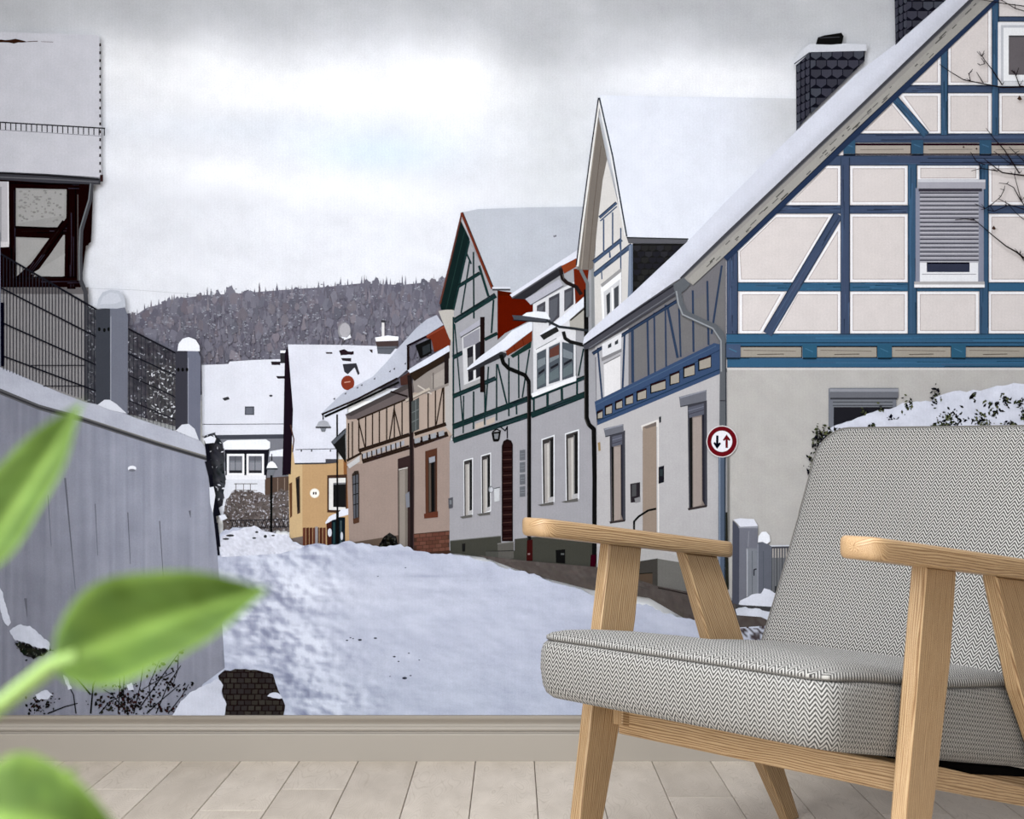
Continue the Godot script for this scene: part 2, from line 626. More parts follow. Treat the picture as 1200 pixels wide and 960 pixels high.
func print_sky():
	var k := part("sky", "pale overcast sky with soft white cloud, printed")
	field(k, "cloud_cover", [-286, -351, 1537, -351, 1537, 470, -286, 470], 9.0, func(x: float, y: float):
		var c := Color(0.835, 0.842, 0.868)
		var g := 1.0 - smoothstep(0.0, 95.0, y + 25.0 * fbm(x, 40, 0.3) - 60.0 * bump(x, 0, 150, 0, 220, 1e6) * 0.0)
		c = c.lerp(Color(0.905, 0.908, 0.922), clampf(1.0 * bump(x, y, 330, 105, 260, 50) + 0.9 * bump(x, y, 150, 60, 130, 30) + 0.9 * bump(x, y, 560, 90, 90, 60) + 1.0 * bump(x, y, 860, 95, 130, 40), 0, 1))
		c = c.lerp(Color(0.78, 0.86, 0.92), 0.55 * bump(x, y, 440, 178, 90, 26))
		c = c.lerp(Color(0.895, 0.9, 0.92), clampf(0.9 * bump(x, y - (x - 150) * 0.13, 300, 190, 230, 24), 0, 1))
		c = c.lerp(Color(0.80, 0.825, 0.865), 0.5 * bump(x, y, 330, 150, 220, 18))
		c = c.lerp(Color(0.775, 0.785, 0.80), clampf(0.85 * bump(x, y, 650, 190, 60, 130), 0, 1))
		c = c.lerp(Color(0.675, 0.68, 0.695), g * (0.9 if x < 700 else 1.0))
		c = c.lerp(Color(0.68, 0.685, 0.70), clampf(0.8 * bump(x, y, 640, 40, 70, 60) + 0.9 * bump(x, y, 940, 15, 160, 55), 0, 1))
		var n := fbm(x, y * 2.2, 0.35) * 0.035
		return Color(c.r + n, c.g + n, c.b + n).srgb_to_linear())
	ink(k, "overhead_wire", [ln([105, 338, 160, 340, 240, 346], 0.5, hue(179, 182, 188))])

func print_forest():
	var k := part("forest", "grey winter forest with snow-dusted trees on the hill, printed")
	var top := [-286, 420, 100, 395, 155, 372, 172, 361, 190, 356, 210, 350, 240, 346, 280, 344, 330, 340, 375, 337, 425, 332, 470, 334, 510, 330, 560, 326, 620, 330]
	var line := pts(top)
	var crest := func(x: float) -> float:
		for i in line.size() - 1:
			if x <= line[i + 1].x:
				return lerpf(line[i].y, line[i + 1].y, (x - line[i].x) / (line[i + 1].x - line[i].x))
		return line[line.size() - 1].y
	field(k, "hillside", top + [620, 450, -286, 480], 2.2, func(x: float, y: float):
		var n: float = nf.get_noise_2d(x * 2.2, y * 0.8) * 0.10 + nf.get_noise_2d(x * 5.0 + 90.0, y * 4.0) * 0.07 + fbm(x, y, 1.6) * 0.07
		return Color(0.395 + n, 0.385 + n, 0.43 + n).srgb_to_linear())
	# trees: a ragged crest, then looser rows down the slope
	for row in 9:
		var st := start()
		var x := 100.0 + rng.randf() * 4
		while x < 560.0:
			var y: float = crest.call(x) + 4.0 + row * 10.0 + rng.randf_range(-3, 5)
			var h := rng.randf_range(6, 13)
			if row == 0:
				h = rng.randf_range(6, 15)
			var round_crown := rng.randf() < (0.3 if row == 0 else 0.5)
			var w := h * (rng.randf_range(0.35, 0.55) if round_crown else rng.randf_range(0.16, 0.26))
			var tone := rng.randf_range(-0.05, 0.045)
			var base := Color(0.40 + tone, 0.395 + tone, 0.44 + tone)
			if rng.randf() < 0.3:
				base = Color(0.435 + tone, 0.415 + tone, 0.45 + tone)
			var z := next_layer()
			var lin := base.srgb_to_linear()
			fill(st, PackedVector2Array([Vector2(x, y - h), Vector2(x + 0.7, y + h * 0.6), Vector2(x - 0.7, y + h * 0.6)]), z, lin.darkened(0.25))
			z = next_layer()
			var crown := PackedVector2Array()
			if round_crown:
				for b in 11:
					var a := TAU * b / 11 - PI / 2
					var r := rng.randf_range(0.6, 1.1)
					crown.append(Vector2(x + cos(a) * w * r, y - h * 0.1 + sin(a) * h * 0.7 * r))
			else:
				# a slim conifer with ragged boughs on either side
				crown.append(Vector2(x, y - h))
				for b in 5:
					crown.append(Vector2(x + w * (b + 1) * 0.22 * rng.randf_range(0.5, 1.25), y - h + (b + 1) * h * 0.3))
				for b in 5:
					crown.append(Vector2(x - w * (5 - b) * 0.22 * rng.randf_range(0.5, 1.25), y - h + (5 - b) * h * 0.3 + 0.6))
			if Geometry2D.triangulate_polygon(crown).size() > 0:
				fill(st, crown, z, lin)
			var flecks := rng.randi_range(4, 12) if rng.randf() < 0.22 else rng.randi_range(0, 2)
			for b in flecks:
				var px := x + rng.randfn() * w * 0.7
				var py := y + rng.randf_range(-h * 0.6, h * 0.5)
				var l := rng.randf_range(0.7, 1.9)
				fill(st, PackedVector2Array([Vector2(px - l, py + 0.7), Vector2(px, py - 0.4), Vector2(px + l, py + 0.6), Vector2(px, py + 0.8)]), next_layer(), mix(hue(94, 95, 105), hue(158, 161, 172), rng.randf()))
			x += rng.randf_range(2.6, 6.0) * (1.0 if row < 2 else 1.5)
		stuff(put(k, "tree_row", st.commit(), paper))

func print_far_house():
	var h := part("house", "distant white house under a snow-covered roof, printed")
	ink(h, "wall", [pg([243, 508, 336, 508, 336, 600, 243, 600], hue(113, 115, 123)), pg([256, 552, 312, 552, 312, 606, 256, 606], hue(209, 211, 220))])
	ink(h, "balcony_boards", [pg([311, 560, 340, 558, 340, 580, 311, 582], hue(80, 66, 58)), ln([318, 560, 318, 582], 1, hue(125, 110, 100)), ln([326, 560, 326, 582], 1, hue(125, 110, 100)), ln([334, 560, 334, 582], 1, hue(125, 110, 100))])
	field(h, "snow_roof", [237, 428, 268, 427, 270, 424, 300, 422, 336, 421, 335, 510, 238, 511], 6.0, snow_tone(hue(209, 211, 221), 0.02))
	ink(h, "roof_edge", [pg([252, 510, 335, 509, 335, 514, 255, 515], hue(62, 65, 74))])
	ink(h, "snow_guard", [ln([238, 497.5, 333, 497], 0.9, hue(80, 83, 92))])
	ink(h, "skylight", [rc(287.5, 476.5, 298.5, 486.5, hue(68, 70, 79)), rc(289, 478, 297, 485.5, hue(96, 99, 109))])
	ink(h, "roof_vent", [pg([261, 467, 268, 465, 270, 468, 264, 470], hue(51, 51, 55))])
	ink(h, "roof_vent", [el(318, 464, 2.2, 1.3, hue(65, 65, 71), 8)])
	ink(h, "bare_roof_patch", [pg([318, 424, 329, 424, 329, 428, 319, 428], hue(37, 33, 34))])
	ink(h, "bare_roof_patch", [pg([324, 441, 335, 441, 335, 444, 326, 444], hue(37, 33, 34))])
	ink(h, "chimney", [rc(329, 413, 338, 426, hue(45, 45, 49)), rc(329, 411, 338, 414, hue(228, 230, 238))])
	# bay with two white windows under a cap of snow
	ink(h, "bay", [pg([264, 525, 316, 525, 313, 560, 265, 560], hue(27, 27, 32)), rc(265, 557, 312, 562, hue(222, 223, 229))])
	field(h, "snow_cap", [262, 519, 267, 516, 312, 515, 317, 518, 317, 525, 314, 527, 263, 527], 4.0, snow_tone(hue(230, 232, 240), 0.02))
	field(h, "snow_cap", [317, 529, 334, 526, 334, 535, 316, 535], 4.0, snow_tone(hue(223, 226, 236), 0.02))
	for x in [266.5, 289.5]:
		ink(h, "window", [rc(x, 532, x + 20.5, 557, hue(230, 230, 234)), rc(x + 2.5, 534.5, x + 18, 554.5, hue(90, 93, 100)), rc(x + 3.5, 540, x + 17, 551, hue(128, 131, 139)), ln([x + 10, 534.5, x + 10, 554.5], 0.7, hue(61, 64, 71)), ln([x + 3, 541, x + 17.5, 541], 0.6, hue(61, 64, 71)), rc(x + 3, 551.5, x + 17.5, 554.5, hue(39, 40, 45))])
	ink(h, "trellis", [ln([275, 567, 302, 567], 0.8, hue(80, 77, 74)), ln([277, 567, 277, 582], 0.8, hue(80, 77, 74)), ln([294, 567, 294, 585], 0.8, hue(80, 77, 74)), ln([286, 567, 286, 580], 0.7, hue(80, 77, 74)), ln([276, 574, 302, 575], 0.7, hue(106, 101, 98))])
	# dark shrub beside the wall and the hedge before the house
	var t := part("shrub", "dark snowy shrub at the end of the grey wall, printed")
	twig_mass(t, rough([241, 512, 252, 509, 262, 520, 265, 560, 262, 590, 252, 600, 244, 560], 2.5, 4), hue(47, 48, 53), hue(224, 226, 236), 90, 3.0)
	var g := part("hedge", "brown bare hedge flecked with snow before the distant house, printed")
	twig_mass(g, rough([266, 585, 275, 574, 300, 577, 312, 580, 330, 572, 342, 577, 342, 622, 262, 624, 262, 605], 2.5, 4), hue(92, 84, 82), hue(190, 190, 200), 900, 2.2)
	var fe := ink(g, "low_fence", [ln([270, 610, 340, 608], 0.8, hue(31, 30, 34)), ln([270, 619, 340, 617], 0.8, hue(31, 30, 34))])
	var s := []
	for i in 14:
		s.append(ln([271 + i * 5, 609, 275 + i * 5, 619], 0.7, hue(31, 30, 34)))
		s.append(ln([275 + i * 5, 609, 271 + i * 5, 619], 0.7, hue(31, 30, 34)))
	stuff(ink(g, "fence_lattice", s, true))
	var l := part("street_lamp", "short black street lamp with a snow-capped head before the hedge, printed")
	ink(l, "pole", [ln([318.7, 550, 318.4, 628], 2.6, hue(17, 18, 21))])
	ink(l, "lamp_head", [pg([315, 550, 323, 550, 321, 557, 317, 557], hue(109, 112, 119)), ln([312, 549.5, 326, 549.5], 1.6, hue(51, 53, 58))])
	ink(l, "snow_cap", [pg([313, 548.5, 315, 543, 319, 540, 323, 543, 326, 548.5], hue(236, 238, 244)), ln([319, 541, 319, 532], 1, hue(17, 18, 21))])

func twig_mass(parent: Node, outline: Array, dark: Color, pale: Color, n: int, size: float):
	var p := pts(outline)
	var lo := p[0]
	var hi := p[0]
	for q in p:
		lo = lo.min(q)
		hi = hi.max(q)
	field(parent, "shade_of_twigs", outline, 4.0, func(x: float, y: float):
		var v: float = nf.get_noise_2d(x * 2.4, y * 2.4) * 0.12
		var c := dark.linear_to_srgb()
		return Color(c.r + v, c.g + v, c.b + v).srgb_to_linear())
	var st := start()
	var made := 0
	while made < n:
		var c := Vector2(rng.randf_range(lo.x, hi.x), rng.randf_range(lo.y, hi.y))
		made += 1
		if not Geometry2D.is_point_in_polygon(c, p):
			continue
		var a := rng.randf() * PI
		var l := rng.randf_range(0.4, 1.0) * size
		var d := Vector2(cos(a), sin(a)) * l
		var o := d.orthogonal() * rng.randf_range(0.2, 0.45)
		var col := mix(dark, pale, pow(rng.randf(), 0.8)) if made % 2 == 0 else dark.darkened(rng.randf_range(0.1, 0.6))
		fill(st, PackedVector2Array([c - d, c + o, c + d, c - o]), next_layer(), col)
	stuff(put(parent, "twigs", st.commit(), paper))

func print_yellow_house():
	var h := part("house", "yellow house with a steep snowy roof and brown window, printed")
	ink(h, "gable_wall", [pg([338, 500, 347, 500, 356, 545, 356, 640, 340, 633], hue(188, 162, 124))])
	ink(h, "street_wall", [pg([355, 540, 408, 538, 410, 640, 355, 640], hue(175, 143, 106)), pg([403, 540, 409, 540, 409, 600, 404, 600], hue(125, 84, 52))])
	ink(h, "plinth", [pg([341, 631, 356, 628, 356, 640, 346, 640], hue(108, 97, 93))])
	field(h, "snow_roof", [338, 404, 400, 404.5, 446, 406, 470, 410, 450, 440, 408, 470, 407, 500, 397, 515, 396, 542, 346, 543.5, 343, 520, 340, 440], 5.0, snow_tone(hue(206, 208, 219), 0.025))
	ink(h, "roof_verge", [pg([334.5, 414, 338, 405, 344, 480, 341.5, 556, 331.5, 557, 333, 500], hue(27, 21, 22)), ln([341, 498, 345, 515, 343.5, 530], 1.5, hue(75, 52, 45))])
	ink(h, "gutter", [ln([346, 543.6, 382, 543, 397, 541.5], 1.8, hue(52, 51, 55)), pg([382, 538, 396, 538, 396, 542, 382, 543], hue(65, 65, 71))])
	ink(h, "snow_guard", [ln([347, 527, 395, 526], 0.9, hue(67, 69, 76)), rc(353, 527, 354.5, 529.5, hue(37, 37, 42)), rc(365, 527, 366.5, 529.5, hue(37, 37, 42)), rc(387, 527, 388.5, 529.5, hue(37, 37, 42))])
	ink(h, "bare_roof_patch", [pg(rough([398, 411, 404, 409, 408, 412, 415, 412, 415, 416, 400, 417], 0.6, 3), hue(34, 28, 29))])
	ink(h, "bare_roof_patch", [pg([400, 420, 412, 420, 412, 424, 402, 423], hue(41, 37, 41))])
	ink(h, "bare_roof_patch", [pg([402, 427, 418, 426, 422, 438, 420, 440, 416, 431, 408, 439, 404, 436], hue(49, 49, 55))])
	ink(h, "bare_roof_patch", [pg([382, 413, 390, 413, 390, 415, 383, 415], hue(64, 60, 63))])
	ink(h, "bare_roof_patch", [pg([433, 410, 437, 410, 437, 414, 435, 413], hue(50, 46, 48))])
	ink(h, "window", [pg([384, 557, 407, 556, 407, 601, 384, 600.5], hue(63, 43, 36)), pg([386, 560.5, 405.5, 560, 405.5, 598, 386, 597.5], hue(212, 210, 208)), pg([391, 566, 405.5, 565.5, 405.5, 594.5, 391, 594], hue(23, 22, 23)), pg([391, 566, 405.5, 565.5, 405.5, 567.5, 391, 568], hue(106, 106, 108))])
	ink(h, "window", [pg([347, 560, 352, 557.5, 352.5, 601, 349, 602.5], hue(66, 52, 45)), pg([348, 562, 350.5, 561, 351, 598, 350, 599], hue(24, 22, 22))])
	ink(h, "window", [pg([339.5, 567, 343, 565, 343, 605, 340.5, 607], hue(88, 58, 40))])
	ink(h, "number_plate", [el(369.3, 578, 5.6, 5.6, hue(225, 219, 206), 20), el(369.3, 578, 4.4, 4.4, hue(238, 233, 224), 20), rc(367.2, 576.5, 369, 579.6, hue(50, 46, 46)), rc(369.8, 576.5, 371.6, 579.6, hue(50, 46, 46))])
	var k := part("chimney", "small brick chimney with a white flue pipe on the yellow house, printed")
	ink(k, "chimney_stack", [pg([440.5, 400, 467, 399, 467, 406, 442, 406.5], hue(65, 54, 53)), pg([442, 406.5, 466, 406, 458, 415.5, 443, 415], hue(89, 92, 100)), ln([442, 409, 462, 409], 0.6, hue(66, 69, 76))])
	ink(k, "snow_cap", [pg([440, 396, 455, 393.5, 467.5, 395, 467, 399.5, 441, 400.5], hue(230, 232, 240))])
	ink(k, "flue_pipe", [rc(447.8, 378, 450.8, 395, hue(208, 206, 207)), rc(447, 375.8, 452, 378.5, hue(53, 54, 61))])
	var d := part("satellite_dish", "grey satellite dish on the ridge of the yellow house, printed")
	ink(d, "dish", [el(404, 388, 7.6, 9.6, hue(134, 133, 138), 22), el(404.6, 387.5, 6.2, 8.4, hue(162, 161, 166), 22), pg([400, 395, 407, 396, 411, 392, 412, 396, 404, 399], hue(219, 221, 229))])
	ink(d, "bracket", [ln([403, 397, 401, 405], 1, hue(65, 65, 71))])
	var r := part("satellite_dish", "round red satellite dish on the snowy roof, printed")
	ink(r, "dish", [el(408, 449, 7.8, 8.6, hue(119, 50, 34), 22), ln([404, 448.5, 411, 447.5], 1.2, hue(186, 140, 122))])
	var b := part("picket_fence", "red-brown picket fence beside the waste bins, printed")
	for i in 7:
		var x := 355.5 + i * 3.9
		ink(b, "picket", [pg([x, 618.5, x + 3.3, 618, x + 3.3, 639, x, 639], hue(73, 39, 33) if i % 3 else hue(87, 50, 41))])
	ink(b, "post", [pg([370, 617, 373, 617, 373, 639, 370, 639], hue(138, 135, 137))])
	var w := part("waste_bin", "dark green waste bins under a snow-covered lid, printed")
	ink(w, "bin", [pg([388, 606, 405, 606, 405, 640, 387, 640], hue(17, 28, 30)), rc(399, 610, 401, 638, hue(57, 73, 76)), rc(391, 612, 393, 638, hue(38, 59, 62))])
	ink(w, "bin", [pg([383, 612, 389, 610, 389, 640, 384, 640], hue(59, 30, 28))])
	ink(w, "snow", [pg(rough([382, 612, 386, 605, 396, 601, 401, 597, 409, 596, 409, 603, 398, 606, 390, 610, 382, 614], 0.5, 4), hue(211, 214, 225)), el(387, 624, 2.4, 5, hue(201, 204, 214), 10), el(401, 628, 1.5, 5, hue(190, 194, 204), 10)])

func print_pink_house():
	var h := part("house", "pinkish half-timbered house with brown beams and snowy eaves, printed")
	ink(h, "ground_floor_wall", [pg([407, 548, 424, 538, 528, 508, 530, 650, 410, 642], hue(143, 127, 119))])
	ink(h, "upper_wall", [pg([406, 487, 480, 455, 530, 425, 530, 510, 425, 543, 407, 546], hue(160, 144, 134)), pg([521, 380, 532, 366, 532, 512, 522, 500], hue(165, 161, 158))])
	ink(h, "plinth", [pg([410, 636, 467, 627, 467, 645, 410, 645], hue(88, 74, 65))])
	var bricks := part("brick_plinth", "red brick plinth of the pink house, printed")
	ink(bricks, "mortar_bed", [pg([484, 625.5, 528, 621.5, 528, 650, 485, 648], hue(63, 43, 38))])
	for r in 5:
		for i in 6:
			var x := 485.0 + i * 7.4 + (3.6 if r % 2 else 0.0)
			var y := 626.4 + r * 4.5 - (x - 485) * 0.085
			if x < 524:
				ink(bricks, "brick", [pg([x, y, minf(x + 6.8, 528), y - 0.5, minf(x + 6.8, 528), y + 3.3, x, y + 3.8], [hue(91, 58, 49), hue(99, 64, 55), hue(83, 53, 46)][rng.randi() % 3])])
	ink(h, "soffit", [pg([405, 486, 478, 450, 500, 446, 477, 468, 422, 491, 408, 492], hue(93, 84, 83)), pg([405, 486, 478, 450, 480, 455, 412, 488], hue(66, 60, 59))])
	timbers(h, hue(42, 29, 28), [[419, 492, 478, 467.5, 2], [421, 528.5, 480, 509.5, 4.4], [486, 509, 523, 497, 4.2], [425, 541, 480, 524, 5], [485, 522.5, 525, 508.5, 6], [407, 540, 424, 531, 2.6]])
	var y_top := func(x: float) -> float: return 491.5 - (x - 420) * 0.41
	var y_bot := func(x: float) -> float: return 529.0 - (x - 421) * 0.325
	for x in [409.0, 413.5, 421.0, 429.0, 437.0, 445.0, 453.5, 462.5, 471.5]:
		timber(h, hue(42, 29, 28), x, y_top.call(x), x, y_bot.call(x) + (6 if x < 420 else 0), 1.5)
	timbers(h, hue(42, 29, 28), [[421, 495, 428.5, 526, 1.5], [462.5, 478, 456.5, 517, 1.5], [462.5, 480, 470, 512, 1.5], [502, 458, 502, 503, 1.5], [510.5, 455, 510.5, 500, 1.5], [519.5, 452, 511.5, 498, 1.5], [520, 450, 520, 500, 1.8]])
	for i in 10:
		var x := 425.5 + i * 5.6 + (6.0 if i > 8 else 0.0)
		var y := 531.0 - (x - 424) * 0.325
		ink(h, "white_block", [pg([x, y + 1.5, x + 3.7, y, x + 3.9, y + 5.5, x + 0.2, y + 7], hue(149, 151, 158)), ln([x - 0.6, y + 1.5, x - 0.3, y + 8.5], 1.4, hue(23, 17, 18))])
	for i in 4:
		var x := 486.0 + i * 9.4
		var y := 513.5 - (x - 486) * 0.29
		ink(h, "white_block", [pg([x, y + 1, x + 6.4, y - 1, x + 6.6, y + 4.8, x + 0.4, y + 6.5], hue(142, 143, 149)), ln([x - 1.2, y + 1, x - 0.8, y + 8], 2, hue(23, 17, 18))])
	ink(h, "corner_corbel", [pg([407, 545, 422, 534, 422, 541, 410, 549], hue(180, 180, 182))])
	ink(h, "attic_wall", [pg([484, 446, 526, 422, 526, 452, 500, 462, 486, 460], hue(132, 124, 119)), pg([506, 441, 524, 431, 524, 450, 507, 456], hue(149, 142, 136)), ln([508, 437, 508, 456], 1.3, hue(86, 81, 78)), ln([490, 452, 506, 462], 1.5, hue(183, 175, 167))])
	ink(h, "awning_bar", [ln([476, 470, 486, 465, 504, 456], 3.4, hue(173, 163, 152)), ln([476, 471.5, 504, 457.6], 0.8, hue(82, 73, 68))])
	field(h, "snow_roof", [377, 485, 384, 478, 402, 461, 437, 442, 455, 423, 468, 407, 488, 385, 500, 375, 512, 369.5, 520, 381, 498, 394.5, 477, 406, 478, 433, 468, 442, 417, 468, 386, 486], 4.0, snow_tone(hue(172, 176, 189), 0.04))
	for q in [[391, 468], [404, 462], [418, 455], [423, 452], [438, 444.5], [456, 436], [461, 433], [474, 427], [488, 420]]:
		ink(h, "snow_hook", [pg([q[0], q[1], q[0] + 2.5, q[1] - 2, q[0] + 2, q[1] + 0.8], hue(54, 53, 60))])
	ink(h, "eave", [ln([377.5, 486, 420, 467.5, 466, 443.5], 2.2, hue(33, 25, 25)), ln([381, 488.5, 420, 471, 468, 448], 2.6, hue(21, 16, 16))])
	ink(h, "red_dormer", [pg([497, 395, 521, 381.5, 528.5, 389, 528, 405, 509, 413, 506, 399], hue(100, 42, 28)), ln([500, 395, 521.5, 383], 2, hue(123, 60, 43)), pg([487, 405, 505, 397, 506, 414, 493, 421], hue(21, 18, 19)), pg([495, 407, 504, 403, 504.5, 412, 496, 417], hue(40, 45, 49)), ln([477, 406, 500, 394.5], 2.2, hue(25, 21, 22))])
	field(h, "snow_ledge", [478, 434, 494, 424, 526, 405, 527.5, 412, 500, 428, 480, 438], 4.0, snow_tone(hue(198, 202, 214), 0.03))
	ink(h, "eave", [pg([480, 438, 500, 428, 527, 412, 527, 420, 504, 434, 486, 447], hue(40, 29, 28)), pg([469, 443, 480, 436, 482, 450, 470, 452], hue(62, 39, 35)), pg([521, 417, 526, 414, 526, 449, 521, 451], hue(32, 23, 23))])
	ink(h, "downpipe", [ln([478.5, 407, 478.5, 434], 2.6, hue(22, 18, 18)), ln([480, 440, 482, 470, 483.2, 560, 483, 648], 5, hue(31, 23, 23)), ln([484.4, 470, 485, 648], 1, hue(62, 48, 48)), ln([458, 459, 478, 465], 2, hue(33, 25, 25))])
	ink(h, "window", [pg([482.5, 471, 491.5, 466, 491.5, 503, 483, 507], hue(68, 71, 73)), ln([487.5, 469, 487.5, 505], 0.8, hue(107, 111, 112)), ln([483, 484, 491, 480], 0.7, hue(107, 111, 112)), ln([483, 495, 491, 491], 0.7, hue(107, 111, 112))])
	ink(h, "arched_window", [pg([413, 556, 416, 552, 420.5, 551.5, 421.5, 556, 421.5, 611, 414.5, 613], hue(48, 39, 38)), pg([414, 558, 420, 556, 420, 606, 415, 608], hue(82, 84, 90)), ln([417.3, 554, 417.6, 608], 1.1, hue(23, 22, 26)), ln([414, 568, 421, 566], 1, hue(23, 22, 26)), ln([414, 580, 421, 578], 1, hue(23, 22, 26)), ln([414, 592, 421, 590], 1, hue(23, 22, 26)), pg([414, 608, 421.5, 606, 421.5, 612, 415, 614], hue(75, 52, 42))])
	ink(h, "door", [pg([466.5, 538, 481, 533.5, 481, 645, 467, 640], hue(47, 36, 34)), pg([467.5, 551, 478, 548, 478, 642, 468, 640], hue(110, 103, 97)), pg([469, 552, 475, 550, 475, 641, 469, 640], hue(133, 125, 118)), ln([467.5, 550.5, 478, 548], 1.2, hue(186, 182, 178))])
	ink(h, "letter_box", [pg([475.5, 579, 480, 576, 480.5, 594, 476.5, 595], hue(113, 116, 125))])
	ink(h, "window", [pg([498.5, 529, 512.5, 525, 512.5, 602, 499, 604], hue(77, 47, 34)), pg([502, 537, 511, 534.5, 511, 600, 502.5, 601], hue(50, 39, 34)), pg([505.5, 542, 509, 541, 509.5, 599, 506, 600], hue(16, 14, 14)), pg([503, 536.5, 510, 534.5, 510, 541, 503.3, 543], hue(140, 142, 149)), pg([503, 544, 505, 543.5, 505.3, 599, 503.3, 600], hue(81, 72, 65)), pg([497, 602, 513.5, 599, 513.5, 606, 497.5, 607.5], hue(86, 49, 37))])
	var p := part("shrub", "dark little shrub by the door of the pink house, printed")
	twig_mass(p, [444, 640, 450, 629, 457, 624, 465, 629, 467, 641, 455, 646], hue(22, 22, 20), hue(66, 65, 59), 90, 2.4)
	var l := part("street_lamp", "black street lamp with a hanging dome under the pink house eaves, printed")
	ink(l, "pole", [ln([395.6, 486, 395.8, 560, 396, 602], 1.9, hue(14, 15, 18)), ln([396, 600, 396, 636], 3, hue(13, 19, 20))])
	ink(l, "lamp_head", [ln([379.3, 486, 379.3, 492], 1.4, hue(38, 38, 42)), pg([371, 500.5, 374, 494.5, 379.5, 492.5, 385, 494.5, 388, 500.5], hue(157, 159, 166)), ln([370.5, 501, 388.5, 501], 1.6, hue(36, 36, 40)), pg([376, 502, 383, 502, 381.5, 506, 377.5, 506], hue(110, 113, 119))])
	ink(h, "dark_gable", [pg([388.5, 518, 405, 502, 406, 543, 404, 540], hue(22, 22, 25)), pg([389, 518, 406, 503, 406, 507, 392, 521], hue(80, 83, 90))])

func plain_window(h: Node, a: Array, sill: Array):
	# a: four corners of a narrow opening seen at a slant; pale reveal, dark pane, stone sill
	var q := pts(a)
	var f := func(u: float, v: float) -> Vector2: return q[0].lerp(q[1], u).lerp(q[3].lerp(q[2], u), v)
	var strip := func(u0, u1, v0, v1) -> Array:
		var r := PackedVector2Array([f.call(u0, v0), f.call(u1, v0), f.call(u1, v1), f.call(u0, v1)])
		return Array([r[0].x, r[0].y, r[1].x, r[1].y, r[2].x, r[2].y, r[3].x, r[3].y])
	ink(h, "window", [pg(strip.call(-0.08, 1.1, -0.02, 1.02), hue(214, 215, 220)), pg(a, hue(54, 51, 51)), pg(strip.call(0.16, 0.62, 0.07, 1.0), hue(153, 149, 146)), pg(strip.call(0.42, 0.62, 0.09, 0.98), hue(181, 177, 173)), pg(strip.call(0.68, 0.96, 0.03, 0.93), hue(24, 23, 26)), pg(strip.call(0.62, 0.72, 0.05, 0.95), hue(109, 107, 109)), pg(strip.call(0.5, 1.0, 0.93, 1.0), hue(163, 162, 164))])
	ink(h, "window_sill", [pg(sill, hue(88, 85, 84))])

